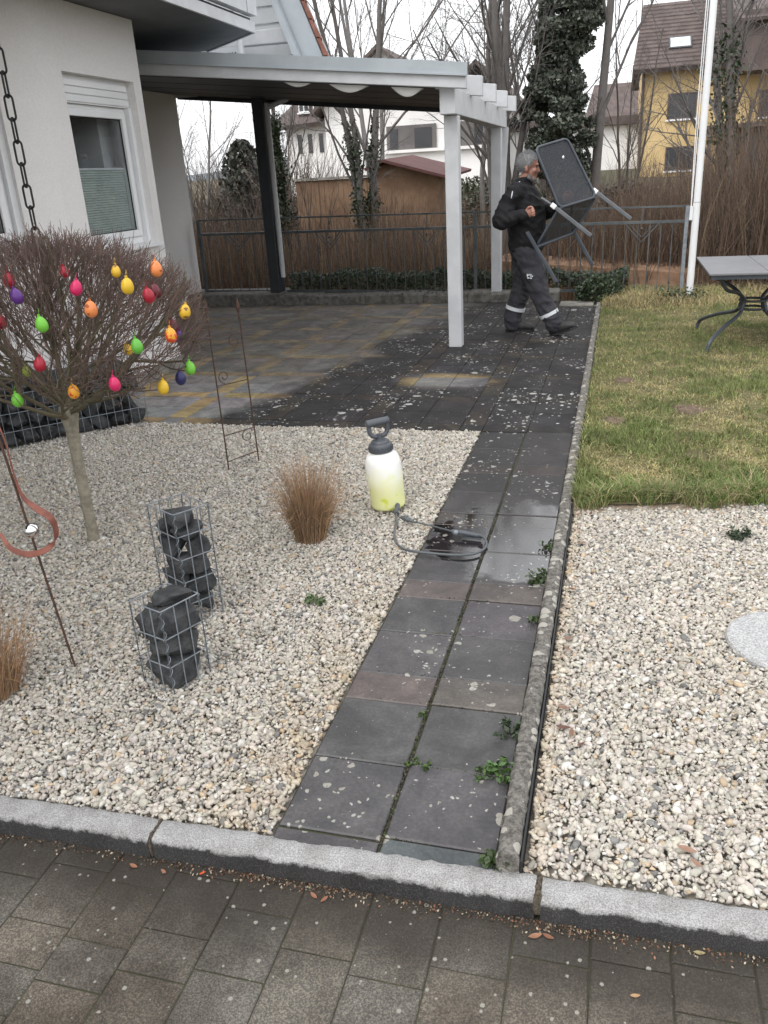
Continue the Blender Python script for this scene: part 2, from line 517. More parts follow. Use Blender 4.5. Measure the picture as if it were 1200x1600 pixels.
M = dict(
    render=pm('house_render', (0.74, 0.72, 0.712), (0.82, 0.80, 0.79), 70, 0.9, 0.9, 80, lo=.2, hi=.75),
    white_wood=pm('white_painted_wood', (0.50, 0.51, 0.525), (0.57, 0.58, 0.595), 5, 0.55, 0.12, 60),
    grey_metal=pm('grey_flashing', (0.34, 0.375, 0.40), (0.39, 0.425, 0.45), 3, 0.45),
    soffit=pm('soffit_boards', (0.12, 0.125, 0.13), (0.15, 0.155, 0.16), 4, 0.7),
    anthracite=pm('anthracite_paint', (0.025, 0.030, 0.036), (0.035, 0.040, 0.047), 5, 0.5),
    pvc=pm('window_plastic', (0.74, 0.75, 0.76), (0.78, 0.79, 0.80), 3, 0.35),
    siding=pm('white_siding', (0.50, 0.52, 0.54), (0.56, 0.58, 0.60), 3, 0.6),
    tile=pm('red_tile', (0.19, 0.075, 0.05), (0.27, 0.12, 0.085), 9, 0.8, 0.4, 40),
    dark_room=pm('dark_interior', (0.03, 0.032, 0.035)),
    blind=pm('pleated_blind', (0.52, 0.57, 0.53), (0.58, 0.63, 0.58), 6, 0.8),
    glass=glass_mat('window_glass'),
    black_iron=pm('black_iron', (0.018, 0.018, 0.02), (0.03, 0.028, 0.027), 20, 0.5, metal=0.3),
    rust=pm('rusty_iron', (0.045, 0.028, 0.022), (0.10, 0.05, 0.032), 40, 0.8),
    copper=pm('rusted_copper_band', (0.17, 0.058, 0.042), (0.27, 0.10, 0.07), 18, 0.6, metal=0.2),
    chrome=pm('polished_steel', (0.75, 0.75, 0.75), None, 2, 0.06, metal=1.0),
    galv=pm('galvanised_wire', (0.20, 0.225, 0.25), (0.28, 0.305, 0.33), 30, 0.5, metal=0.3),
    fence=pm('fence_steel', (0.07, 0.08, 0.085), (0.12, 0.13, 0.135), 6, 0.5, metal=0.3),
    basalt=pm('basalt', (0.022, 0.024, 0.026), (0.060, 0.062, 0.064), 16, 0.75, 0.8, 60),
    stone=pm('gravel_stone', (0.84, 0.84, 0.84), (1.08, 1.08, 1.08), 70, 0.85, attr=True),
    gravel_bed=pm('gravel_bed', (0.30, 0.275, 0.235), (0.40, 0.37, 0.32), 60, 0.95),
    soil=pm('soil', (0.06, 0.045, 0.032), (0.11, 0.085, 0.06), 3, 0.95, 0.6, 12),
    joint=pm('joint_moss', (0.035, 0.030, 0.022), (0.055, 0.060, 0.028), 9, 0.95),
    concrete=pm('old_concrete', (0.10, 0.093, 0.082), (0.20, 0.19, 0.17), 16, 0.9, 0.9, 90),
    concrete_pale=pm('pale_concrete', (0.13, 0.125, 0.11), (0.27, 0.255, 0.22), 5, 0.9, 0.7, 50),
    liner=pm('black_liner', (0.015, 0.016, 0.018), None, 3, 0.5),
    bark=pm('bark_smooth', (0.20, 0.18, 0.14), (0.31, 0.28, 0.215), 34, 0.85, 0.5, 60),
    twig=pm('twig', (0.9, 0.9, 0.9), (1.1, 1.1, 1.1), 12, 0.85, attr=True),
    leaf=pm('leaf', (0.8, 0.8, 0.8), (1.15, 1.15, 1.15), 5, 0.5, attr=True),
    blade=pm('grass_blade', (0.85, 0.85, 0.85), (1.15, 1.15, 1.15), 3, 0.7, attr=True),
    hose=pm('grey_hose', (0.075, 0.085, 0.09), (0.10, 0.11, 0.115), 8, 0.45),
    dark_plastic=pm('dark_plastic', (0.07, 0.077, 0.09), (0.09, 0.098, 0.11), 9, 0.45),
    bottle=bottle_mat(),
    chair_frame=pm('chair_frame_paint', (0.05, 0.06, 0.075), (0.07, 0.08, 0.095), 8, 0.4, metal=0.2),
    chair_leg=pm('chair_leg_paint', (0.12, 0.13, 0.14), (0.15, 0.16, 0.17), 8, 0.35, metal=0.3),
    chair_mesh=mesh_fabric(),
    cap=pm('white_cap', (0.85, 0.86, 0.87), None, 3, 0.4),
    table_top=pm('table_top_plastic', (0.17, 0.172, 0.185), (0.20, 0.202, 0.215), 3, 0.4),
    skin=pm('skin', (0.40, 0.19, 0.14), (0.47, 0.24, 0.18), 18, 0.55),
    jacket=pm('black_jacket', (0.005, 0.005, 0.0065), (0.009, 0.009, 0.0115), 14, 0.85, 0.8, 22),
    trousers=pm('grey_trousers', (0.030, 0.030, 0.037), (0.046, 0.045, 0.053), 9, 0.9, 0.9, 16),
    boot=pm('boot_leather', (0.02, 0.019, 0.019), (0.035, 0.033, 0.032), 20, 0.6),
    hair=pm('grey_hair', (0.20, 0.20, 0.205), (0.34, 0.34, 0.345), 28, 0.75, 0.6, 160, lo=.2, hi=.8),
    beard=pm('grey_beard', (0.14, 0.12, 0.115), (0.26, 0.24, 0.235), 60, 0.8, 0.6, 120),
    reflect=pm('reflective_tape', (0.62, 0.64, 0.66), None, 3, 0.4),
    dark_eye=pm('dark_eye', (0.02, 0.015, 0.012), None, 3, 0.3),
    yellow_wall=pm('yellow_render', (0.56, 0.41, 0.20), (0.62, 0.46, 0.24), 0.6, 0.9),
    far_white=pm('far_white_render', (0.72, 0.71, 0.70), (0.80, 0.79, 0.78), 0.5, 0.9),
    far_wall=pm('far_tan_render', (0.28, 0.18, 0.11), (0.33, 0.22, 0.14), 0.5, 0.9),
    brown_roof=pm('brown_roof', (0.085, 0.064, 0.060), (0.125, 0.098, 0.090), 2.5, 0.85, 0.5, 12),
    red_roof=pm('dark_red_roof', (0.075, 0.027, 0.026), (0.11, 0.042, 0.038), 3, 0.8),
    shed_wood=pm('shed_wood', (0.15, 0.088, 0.053), (0.22, 0.138, 0.085), 2.5, 0.85),
    dark_window=pm('dark_window', (0.035, 0.037, 0.042), (0.055, 0.055, 0.06), 0.5, 0.2),
    loggia=pm('loggia_painted_shade', (0.11, 0.10, 0.10), (0.15, 0.14, 0.135), 0.7, 0.8),  # dark tone carries the shade of the loggia and porch recesses
    hill=pm('hazy_wooded_hill', (0.10, 0.115, 0.125), (0.16, 0.18, 0.20), 0.06, 1.0),  # blue-grey cast paints in the distance haze
    meadow=pm('meadow', (0.055, 0.06, 0.03), (0.10, 0.085, 0.05), 0.25, 1.0),
    lawn_base=pm('lawn_thatch', (0.085, 0.075, 0.033), (0.14, 0.12, 0.055), 5, 1.0),
    granite=granite_mat(),
    granite_plain=pm('granite_disc', (0.27, 0.27, 0.275), (0.50, 0.50, 0.495), 150, 0.8, 0.3, 200, detail=3),
    paver=paver_mat(),
    path=slab_mat('path_slab', False),
    terrace=slab_mat('terrace_slab', True),
    pole=pm('white_pole', (0.74, 0.75, 0.76), (0.80, 0.81, 0.82), 2, 0.4),
    sail=pm('white_sail', (0.85, 0.85, 0.83), None, 2, 0.8),
    dead_leaf=pm('dead_leaf', (0.9, 0.9, 0.9), (1.1, 1.1, 1.1), 30, 0.8, attr=True),
)


# ------------------------------------------------------------------ vegetation helpers
def seg_mesh(P, Q, r0, r1, k=3):
    """N straight tapered twigs as open prisms"""
    P = np.asarray(P, float); Q = np.asarray(Q, float); r0 = np.asarray(r0, float); r1 = np.asarray(r1, float)
    d = Q - P; L = np.linalg.norm(d, axis=1, keepdims=True); d = d / np.maximum(L, 1e-9)
    a = np.where(np.abs(d[:, 2:3]) < 0.9, np.array([[0, 0, 1.0]]), np.array([[1.0, 0, 0]]))
    u = np.cross(a, d); u /= np.maximum(np.linalg.norm(u, axis=1, keepdims=True), 1e-9); v = np.cross(d, u)
    N = len(P); V = np.zeros((N, 2 * k, 3))
    for j in range(k):
        t = 2 * math.pi * j / k
        o = u * math.cos(t) + v * math.sin(t)
        V[:, j] = P + o * r0[:, None]; V[:, k + j] = Q + o * r1[:, None]
    F = np.array([[j, (j + 1) % k, k + (j + 1) % k, k + j] for j in range(k)])
    F = (F[None] + (np.arange(N) * 2 * k)[:, None, None]).reshape(-1, 4)
    return V.reshape(-1, 3), F


def twigs(name, segs, mat, parent=None, k=3, origin=None):
    """segs: list of (p, q, r0, r1, colour)"""
    P = np.array([s[0] for s in segs]); Q = np.array([s[1] for s in segs])
    V, F = seg_mesh(P, Q, [s[2] for s in segs], [s[3] for s in segs], k)
    C = np.repeat(np.array([s[4] for s in segs]), 2 * k, axis=0)
    return np_obj(name, V, F, mat, parent, False, C, origin)


def leaves(name, P, size, cols, mat, parent=None, origin=None, seed=1, flat=0.0, normals=None):
    """leaf-sized folded quads at points P"""
    g = np.random.default_rng(seed); N = len(P)
    n = g.normal(size=(N, 3))
    if normals is not None: n = n * 0.7 + normals
    n[:, 2] += flat; n /= np.linalg.norm(n, axis=1, keepdims=True)
    a = g.normal(size=(N, 3)); u = np.cross(n, a); u /= np.linalg.norm(u, axis=1, keepdims=True); v = np.cross(n, u)
    s = size * g.uniform(0.6, 1.3, (N, 1))
    V = np.stack([P - u * s, P + v * s * 0.62 + n * s * 0.2, P + u * s, P - v * s * 0.62 + n * s * 0.2], axis=1)
    F = np.arange(N * 4).reshape(N, 4)
    c = np.repeat(cols, 4, axis=0)
    return np_obj(name, V.reshape(-1, 3), F, mat, parent, False, c, origin)


def blades(name, base, h, lean, wid, cols, mat, parent=None, origin=None, seed=1, kind=None):
    g = np.random.default_rng(seed); N = len(base)
    az = g.uniform(0, 2 * math.pi, N); d = np.stack([np.cos(az), np.sin(az), np.zeros(N)], 1)
    wa = g.uniform(0, 2 * math.pi, N); sd = np.stack([np.cos(wa), np.sin(wa), np.zeros(N)], 1) * (wid / 2)[:, None]
    up = np.array([0, 0, 1.0])
    m_ = base + up * (h * 0.6)[:, None] + d * (lean * 0.35)[:, None]
    t = base + up * h[:, None] * np.clip(1.0 - 0.25 * lean / np.maximum(h, 1e-4), 0.3, 1)[:, None] + d * lean[:, None]
    V = np.stack([base - sd, base + sd, m_ + sd * 0.8, m_ - sd * 0.8, t + sd * 0.15, t - sd * 0.15], 1)
    F = (np.array([[0, 1, 2, 3], [3, 2, 4, 5]])[None] + (np.arange(N) * 6)[:, None, None]).reshape(-1, 4)
    c = np.repeat(cols, 6, axis=0)
    return np_obj(name, V.reshape(-1, 3), F, mat, parent, False, c, origin)


def vary(base, n, amt=0.2, seed=1, hue=0.06):
    g = np.random.default_rng(seed)
    return np.clip(np.array(base)[None] * g.uniform(1 - amt, 1 + amt, (n, 1)) * g.uniform(1 - hue, 1 + hue, (n, 3)), 0.003, 1)


def grow(r, p, d, L, rad, lev, P, out):
    """recursive bare branch: P = per-level dicts (n children, angle, ratio, bend, up, segs)"""
    q = P[lev]; ns = q.get('segs', 3); cp = Vector(p); cd = Vector(d).normalized(); pts = [(cp.copy(), cd.copy(), rad)]
    r_end = rad * q.get('taper', 0.55)
    for i in range(ns):
        cd = (cd + Vector((r.gauss(0, 1), r.gauss(0, 1), r.gauss(0, 1))) * q['bend'] + Vector((0, 0, 1)) * q['up']).normalized()
        np_ = cp + cd * (L / ns)
        ra = rad + (r_end - rad) * i / ns; rb = rad + (r_end - rad) * (i + 1) / ns
        out.append((tuple(cp), tuple(np_), ra, rb, q['col']))
        cp = np_; pts.append((cp.copy(), cd.copy(), rb))
    if lev + 1 >= len(P): return
    n = q['n'] if isinstance(q['n'], int) else r.randint(*q['n'])
    for c in range(n):
        t = q.get('t0', 0.25) + (1 - q.get('t0', 0.25)) * (c + r.random()) / max(n, 1)
        k = min(int(t * ns), ns - 1); f = t * ns - k
        bp = pts[k][0].lerp(pts[k + 1][0], min(f, 1)); bd = pts[k + 1][1]
        u, v = frame_of(bd); az = r.uniform(0, 2 * math.pi); an = R(q['ang'] * r.uniform(0.7, 1.3))
        nd = bd * math.cos(an) + (u * math.cos(az) + v * math.sin(az)) * math.sin(an)
        grow(r, bp, nd, L * q['ratio'] * r.uniform(0.65, 1.2) * (1.15 - 0.45 * t), pts[k + 1][2] * q.get('rr', 0.6), lev + 1, P, out)


# ------------------------------------------------------------------ terrain
def ground_z(x, y):
    if y < 11.6: return -0.11
    t = min(max((y - 11.6) / 3.0, 0), 1); z = -0.11 - 0.25 * t * t * (3 - 2 * t)
    t = min(max((y - 16) / 26.0, 0), 1); z += 1.25 * t * t * (3 - 2 * t)
    if y > 60: z += (y - 60) * 0.012
    return z


gx = np.concatenate([np.linspace(-400, -20, 20), np.linspace(-18, 18, 37), np.linspace(20, 400, 20)])
gy = np.concatenate([np.linspace(-60, 10, 12), np.linspace(11, 45, 60), np.linspace(48, 600, 30)])
V = [(x, y, ground_z(x, y) + (0.05 * math.sin(x * 1.3 + y) + 0.04 * math.sin(y * 2.1 - x * .7) if y > 12 else 0)) for y in gy for x in gx]
nx = len(gx)
F = [(j * nx + i, j * nx + i + 1, (j + 1) * nx + i + 1, (j + 1) * nx + i) for j in range(len(gy) - 1) for i in range(nx - 1)]
gm = pm('rough_ground', (0.085, 0.062, 0.040), (0.12, 0.105, 0.05), 0.5, 0.95, 0.6, 6)
tag(np_obj('ground', V, F, gm, smooth=True), kind='structure')

# wooded hills far off, bluish air haze mixed into their colour
hv = []; hx = np.linspace(-260, 260, 90)
for x in hx:
    top = (3.0 if x < -60 else 3.0 + 9.0 * min(1, (x + 60) / 30)) + 2.0 * math.sin(x * 0.016 + 2.2) + 2.0 * math.sin(x * 0.05) + 0.6 * math.sin(x * 0.31) + 0.5 * math.sin(x * 0.77)
    hv += [(x, 170, 0.0), (x, 215, top * 0.7), (x, 250, top), (x, 330, 0)]
hf = [(i * 4 + j, (i + 1) * 4 + j, (i + 1) * 4 + j + 1, i * 4 + j + 1) for i in range(len(hx) - 1) for j in range(3)]
tag(np_obj('hills', hv, hf, M['hill'], smooth=True), kind='structure')

# ------------------------------------------------------------------ street pavement (blocks in columns running away from the viewer)
PZ = -0.065


def kerb_front(x): return 1.452 + 0.035 * (x + 1.65) / 2.07


tag(MB().box(-7, 7, -6, 1.62, -0.3, PZ - 0.004).build('pavement_bed', M['joint']), kind='structure')
mb = MB(); r = random.Random(3)
pitch = 0.178
for ci in range(-26, 28):
    x0 = -1.046 + ci * pitch
    y = -1.2 + r.random() * 0.2
    last = None
    while y < 1.5:
        L = r.choice([0.118, 0.118, 0.178, 0.178, 0.178, 0.237])
        g = r.uniform(0.86, 1.12); wm = r.uniform(-0.008, 0.008)
        g = 1 + (g - 1) * .55; wm *= .5; mb.cur = (0.108 * g + wm, 0.100 * g, 0.088 * g - wm)
        y1 = min(y + L, kerb_front(x0) + 0.01)
        dz = r.uniform(-0.0015, 0.0015)
        if y1 - y > 0.03: mb.cbox(x0 + 0.0014, x0 + pitch - 0.0014, y + 0.0014, y1 - 0.0014, PZ - 0.05, PZ + dz, 0.003)
        y += L
tag(mb.build('pavement', M['paver']), kind='structure')

# granite kerb, three stones seen
def kerb_stone(x0, x1, label, seed):
    n = int((x1 - x0) / 0.02); g = random.Random(seed); V = []
    prof = [(0.0, -0.2), (0.0, -0.012), (0.004, -0.003), (0.012, 0.0), (0.05, 0.002), (0.068, 0.001), (0.076, -0.004), (0.08, -0.2)]
    k = len(prof)
    for i in range(n + 1):
        x = x0 + (x1 - x0) * i / n; yb = kerb_front(x)
        for dy, z in prof:
            j = 0.0022 if z > -0.1 else 0
            V.append((x, yb + dy + g.gauss(0, j) + 0.004 * mnoise.noise((x * 9, seed, dy * 20)), z + 0.002 + g.gauss(0, j * .4) + 0.0025 * mnoise.noise((x * 6, seed + 5, 0))))
    F = [(i * k + j, (i + 1) * k + j, (i + 1) * k + j + 1, i * k + j + 1) for i in range(n) for j in range(k - 1)]
    m_ = MB(); m_.v = V; m_.f = F + [tuple(range(k)), tuple(n * k + j for j in range(k - 1, -1, -1))]
    o = m_.build('kerb_stone', M['granite'], None, True, origin=((x0 + x1) / 2, kerb_front((x0 + x1) / 2), 0))
    tag(o, label, 'kerb stone', 'granite kerb stones')


for xj, wj in ((-1.136, .011), (-.1055, .018)):   # moss packed in the kerb joints
    kf = kerb_front(xj); mj = MB()
    for q in range(26): mj.ell((xj + RND.uniform(-.3, .3) * wj, kf + .002 + .078 * q / 25, -.010 - .05 * (q < 4) * RND.random() + RND.uniform(-.004, .006)), (wj * .55, .008, .012 + .02 * (q < 4)), 7, 5)
    tag(mj.build('moss', pm('brown_moss', (.05, .042, .03), (.11, .09, .065), 120, .95), origin=(xj, kf, 0)), kind='stuff')
kerb_stone(-3.2, -1.141, 'pale granite kerb stone at the left end of the kerb', 1)
kerb_stone(-1.131, -0.113, 'long granite kerb stone crossing the foot of the slab path', 2)
kerb_stone(-0.098, 2.2, 'pale granite kerb stone in front of the right gravel bed', 3)

# ------------------------------------------------------------------ path and terrace slabs
SLATE = (0.068, 0.065, 0.070); BROWN = (0.088, 0.076, 0.070); TAN = (0.30, 0.225, 0.12); GREYD = (0.20, 0.20, 0.205)
rows = [(1.50, 1.598, 'h'), (1.598, 1.893, 's'), (1.893, 2.196, 's'), (2.196, 2.356, 'b'), (2.356, 2.643, 's'), (2.643, 2.919, 's'), (2.919, 3.071, 'b'),
        (3.071, 3.379, 's'), (3.379, 3.68, 's'), (3.68, 3.83, 'b'), (3.83, 4.13, 's'), (4.13, 4.43, 's'), (4.43, 4.58, 'b'), (4.58, 4.885, 's'), (4.885, 5.235, 's')]
r = random.Random(5)
mb = MB()
for (y0, y1, kd) in rows:
    for (x0, x1) in ((-0.812, -0.517), (-0.517, -0.214)):
        ya = y0 + (0.024 if kd == 'h' and x0 < -0.6 else 0)
        b_ = BROWN if kd == 'b' else SLATE
        if kd == 'h' and x0 > -0.6: b_ = (0.062, 0.072, 0.074)
        g = r.uniform(0.86, 1.12); mb.cur = tuple(c * g * r.uniform(0.97, 1.03) for c in b_)
        dz = r.uniform(-0.0025, 0.0025); off = 0.012 if x0 < -0.6 else 0.0
        gap = 0.0085 if x0 < -0.6 else 0.0045
        y1_ = y1 - (0.006 if kd == 'h' and x0 < -0.6 else 0)
        mb.cbox(x0 + 0.002, x1 - gap, ya + 0.002 - (off if kd != 'h' else 0), y1_ - 0.002 - off, -0.06, dz, 0.004)
tag(mb.build('path', M['path']), kind='structure')
tag(MB().box(-0.814, -0.21, 1.53, 5.24, -0.2, -0.008).build('path_bed', M['joint']), kind='structure')

g = np.random.default_rng(41); N = 900; y = 1.56 + 2.4 * g.random(N) ** 1.2; x = -.5205 + g.normal(0, .0028, N)
k = g.random(N) < .22; jy = np.array([1.598, 1.893, 2.196, 2.356, 2.643, 2.919])[g.integers(0, 6, N)]; y[k] = jy[k] + g.normal(0, .002, k.sum()); x[k] = -.5205 + g.normal(0, .09, k.sum())
cc_ = np.array([(.055, .045, .028), (.09, .075, .045), (.05, .07, .022), (.035, .03, .022)])[g.integers(0, 4, N)] * g.uniform(.6, 1.3, (N, 1))
tag(leaves('joint_dirt', np.stack([x, y, -.004 + g.uniform(0, .005, N)], 1), .0045, cc_, M['dead_leaf'], seed=9, flat=1.2), kind='stuff')
mb = MB()
ys = []; y = 5.235
seq = [('b', .15), ('s', .30), ('s', .30)]
i = 0
while y < 10.9:
    k, L = seq[i % 3]; ys.append((y, min(y + L, 10.9), k)); y += L; i += 1
xs = []; x = -0.214; seqx = [('s', .30), ('s', .30), ('b', .155)]; i = 0
while x > -6.6:
    k, L = seqx[i % 3]; xs.append((x - L, x, k)); x -= L; i += 1
for (y0, y1, ky) in ys:
    for (x0, x1, kx) in xs:
        if x1 < -4.0 and y0 < 5.9 and x1 < -4.4: continue
        g = r.uniform(0.85, 1.15)
        near = min(max((7.0 - y0) / 1.0, 0), 1) * min(max((-2.3 - x0) / .6, 0), 1)
        scr = 1.0 if (6.2 < y0 < 7.1 and -1.9 < x0 < -.9) else near
        mixl = lambda a, b, t: tuple(p_ * (1 - t) + q_ * t for p_, q_ in zip(a, b))
        gray = mixl((0.150, 0.143, 0.136), GREYD, scr); tan = mixl((0.205, 0.168, 0.112) if r.random() < .7 else (.160, .142, .115), TAN, scr)
        b_ = gray if (kx == 'b') == (ky == 'b') else tan
        mb.cur = tuple(c * g * r.uniform(0.96, 1.04) for c in b_)
        dz = r.uniform(-0.002, 0.002)
        mb.cbox(x0 + 0.002, x1 - 0.002, y0 + 0.002, y1 - 0.002, -0.05, dz, 0.003)
tag(mb.build('terrace', M['terrace']), kind='structure')
tag(MB().box(-6.7, -0.21, 5.24, 11.0, -0.2, -0.008).build('terrace_bed', M['joint']), kind='structure')

# ------------------------------------------------------------------ concrete edging beside the path
def edging(y0, y1, label, tilt=0.0):
    prof = [(-0.213, -0.12), (-0.213, 0.040), (-0.209, 0.050), (-0.198, 0.056), (-0.176, 0.056), (-0.164, 0.050), (-0.158, 0.040), (-0.158, -0.12)]
    n = max(int((y1 - y0) / 0.02), 2); k = len(prof); V = []; g = random.Random(int(y0 * 100))
    for i in range(n + 1):
        y = y0 + (y1 - y0) * i / n
        for dx, z in prof:
            V.append((dx + tilt * (y - y0) + (g.gauss(0, 0.0018) if z > 0 else 0), y, z + 0.004 * mnoise.noise((y * 5, dx * 30, 1)) + (g.gauss(0, 0.0016) if z > 0 else 0)))
    F = [(i * k + j, i * k + j + 1, (i + 1) * k + j + 1, (i + 1) * k + j) for i in range(n) for j in range(k - 1)]
    m_ = MB(); m_.v = V; m_.f = F + [tuple(range(k - 1, -1, -1)), tuple(n * k + j for j in range(k))]
    o = m_.build('edging_stone', ED_MAT, None, True, origin=(-0.185, (y0 + y1) / 2, 0))
    tag(o, label, 'edging stone', 'concrete edging stones along the path')


def edging_mat():
    m, n, l, b = nodes('edging_concrete')
    pos = n.new('ShaderNodeNewGeometry').outputs['Position']
    a = noise_(n, l, 60, 5, 0.75, pos); g2 = noise_(n, l, 14, 4, 0.6, pos)
    c = mixc(n, l, ramp(n, l, a, 0.32, 0.7), (0.055, 0.050, 0.045), (0.235, 0.22, 0.195))
    v = n.new('ShaderNodeTexVoronoi'); v.inputs['Scale'].default_value = 26; l.new(pos, v.inputs['Vector'])
    s = n.new('ShaderNodeSeparateColor'); l.new(v.outputs['Color'], s.inputs[0])
    d = math_(n, l, 'ADD', v.outputs['Distance'], math_(n, l, 'MULTIPLY', math_(n, l, 'SUBTRACT', a, 0.5), 0.25))
    spot = math_(n, l, 'LESS_THAN', d, ramp(n, l, math_(n, l, 'ADD', s.outputs[0], math_(n, l, 'MULTIPLY', g2, 0.3)), 0.68, 1.15, 0, 0.6))
    c = mixc(n, l, math_(n, l, 'MULTIPLY', spot, 0.8), c, (0.42, 0.40, 0.35))
    l.new(c, b.inputs['Base Color']); b.inputs['Roughness'].default_value = 0.9
    bp = n.new('ShaderNodeBump'); bp.inputs['Strength'].default_value = 0.9; bp.inputs['Distance'].default_value = 0.006
    l.new(a, bp.inputs['Height']); l.new(bp.outputs[0], b.inputs['Normal'])
    return m


ED_MAT = edging_mat()
edging(1.552, 2.40, 'mossy concrete edging stone ending dark at the granite kerb')
edging(2.406, 3.25, 'lichen spotted concrete edging stone with weeds sprouting along its path side')
edging(3.256, 4.05, 'concrete edging stone where the lawn meets the right gravel bed')
for a_, b_ in ((4.056, 5.05), (5.056, 6.05), (6.056, 7.05), (7.056, 8.05), (8.056, 9.05), (9.056, 10.4)):
    edging(a_, b_, 'low concrete edging stone between dark terrace slabs and the lawn')
# black liner strip on the gravel side
tag(MB().box(-0.1545, -0.1495, 1.55, 3.95, -0.1, 0.040).build('root_barrier', M['liner'], origin=(-0.15, 2.7, 0)), 'black plastic strip between concrete edging and right gravel bed', 'root barrier')

# ------------------------------------------------------------------ gravel
def stone_variants(n, seed):
    g = np.random.default_rng(seed); out = []
    for i in range(n):
        bm = bmesh.new()
        P = g.normal(size=(15, 3)); P /= np.linalg.norm(P, axis=1, keepdims=True)
        P *= g.uniform(0.78, 1.0, (15, 1)); P *= np.array([g.uniform(1.0, 1.4), g.uniform(0.75, 1.0), g.uniform(0.55, 0.8)])
        for p in P: bm.verts.new(p)
        bmesh.ops.convex_hull(bm, input=bm.verts)
        bmesh.ops.triangulate(bm, faces=bm.faces)
        loose = [v for v in bm.verts if not v.link_faces]
        bmesh.ops.delete(bm, geom=loose, context='VERTS')
        bm.verts.index_update()
        out.append((np.array([v.co[:] for v in bm.verts]), np.array([[v.index for v in f.verts] for f in bm.faces]))); bm.free()
    return out


STV = stone_variants(12, 4)


def rot_mats(g, n, tilt=0.6):
    a = g.uniform(0, 2 * math.pi, n); b = g.normal(0, tilt, n); c = g.normal(0, tilt, n)
    ca, sa, cb, sb, cc, s_ = np.cos(a), np.sin(a), np.cos(b), np.sin(b), np.cos(c), np.sin(c)
    Z = np.zeros(n); O = np.ones(n)
    Rz = np.stack([ca, -sa, Z, sa, ca, Z, Z, Z, O], 1).reshape(n, 3, 3)
    Rx = np.stack([O, Z, Z, Z, cb, -sb, Z, sb, cb], 1).reshape(n, 3, 3)
    Ry = np.stack([cc, Z, s_, Z, O, Z, -s_, Z, cc], 1).reshape(n, 3, 3)
    return Rz @ Rx @ Ry


def gravel(name, inside, x0, x1, y0, y1, ztop, pitch, seed, warm):
    g = np.random.default_rng(seed); pts = []
    for layer, (dz, keep) in enumerate(((-0.010, 1.0), (-0.004, 1.0), (-0.001, 0.95))):
        xx, yy = np.meshgrid(np.arange(x0, x1, pitch), np.arange(y0, y1, pitch))
        xx = xx.ravel() + g.uniform(-.6, .6, xx.size) * pitch; yy = yy.ravel() + g.uniform(-.6, .6, yy.size) * pitch
        k = (g.random(xx.size) < keep) & inside(xx, yy)
        xx, yy = xx[k], yy[k]
        zz = ztop * np.clip((yy - kerb_front(xx) - .075) / .10, -.2, 1) + dz + g.uniform(-0.004, 0.004, xx.size) + 0.006 * np.sin(xx * 5.1 + 1) * np.sin(yy * 4.3)
        pts.append(np.stack([xx, yy, zz], 1))
    P = np.concatenate(pts); N = len(P)
    size = np.clip(g.lognormal(math.log(0.0087), 0.34, N), 0.005, 0.021)
    Rm = rot_mats(g, N, 0.5)
    base = np.array([0.485, 0.447, 0.388])[None] * g.uniform(0.76, 1.2, (N, 1)) * g.uniform(0.97, 1.03, (N, 3))
    t = g.random(N)
    k = t < 0.04; base[k] = np.array([0.46, 0.36, 0.25]) * g.uniform(0.8, 1.15, (k.sum(), 1))
    k = (t > 0.07) & (t < 0.13); base[k] = np.array([0.24, 0.235, 0.225]) * g.uniform(0.6, 1.1, (k.sum(), 1))
    k = t > 0.92; base[k] = np.array([0.58, 0.56, 0.52]) * g.uniform(0.9, 1.12, (k.sum(), 1))
    wv = warm(P[:, 0], P[:, 1])[:, None]
    base = base * (1 - wv) + base * np.array([0.86, 0.72, 0.52]) * wv
    V, F, C, off = [], [], [], 0
    vi = g.integers(0, len(STV), N)
    for i, (sv, sf) in enumerate(STV):
        idx = np.where(vi == i)[0]
        if not len(idx): continue
        v = np.einsum('nij,kj->nki', Rm[idx], sv) * size[idx][:, None, None] + P[idx][:, None, :]
        f = sf[None] + (np.arange(len(idx)) * len(sv))[:, None, None] + off
        V.append(v.reshape(-1, 3)); F.append(f.reshape(-1, 3)); C.append(np.repeat(base[idx], len(sv), axis=0)); off += len(idx) * len(sv)
    o = np_obj(name, np.concatenate(V), np.concatenate(F), M['stone'], None, False, np.concatenate(C))
    tag(o, kind='stuff')
    return o


# gabion wall line in the bed's back left corner, from its right end leftwards
GW0 = np.array([-3.313, 5.237]); GWD = np.array([-0.70, -0.80]); GWD /= np.linalg.norm(GWD)
GWN = np.array([GWD[1], -GWD[0]])  # points to the house


def left_in(x, y):
    side = (x - GW0[0]) * GWN[0] + (y - GW0[1]) * GWN[1]
    return (x < -0.822) & (y > kerb_front(x) + 0.085) & (y < 5.228) & (side < 0.06) & (x > -1.15 * y - 0.2)


def warm_left(x, y):
    d = np.clip((x + 1.10) / 0.28, 0, 1) * np.clip((3.6 - y) / 1.5, 0, 1)
    return 0.75 * d * (0.5 + 0.5 * np.sin(x * 23 + y * 31) * np.sin(y * 17))


def right_in(x, y): return (x > -0.140) & (y > kerb_front(x) + 0.083) & (y < 3.95 + 0.17 * x + 0.03 * np.sin(x * 14)) & (x < 0.42 * y + 0.55)


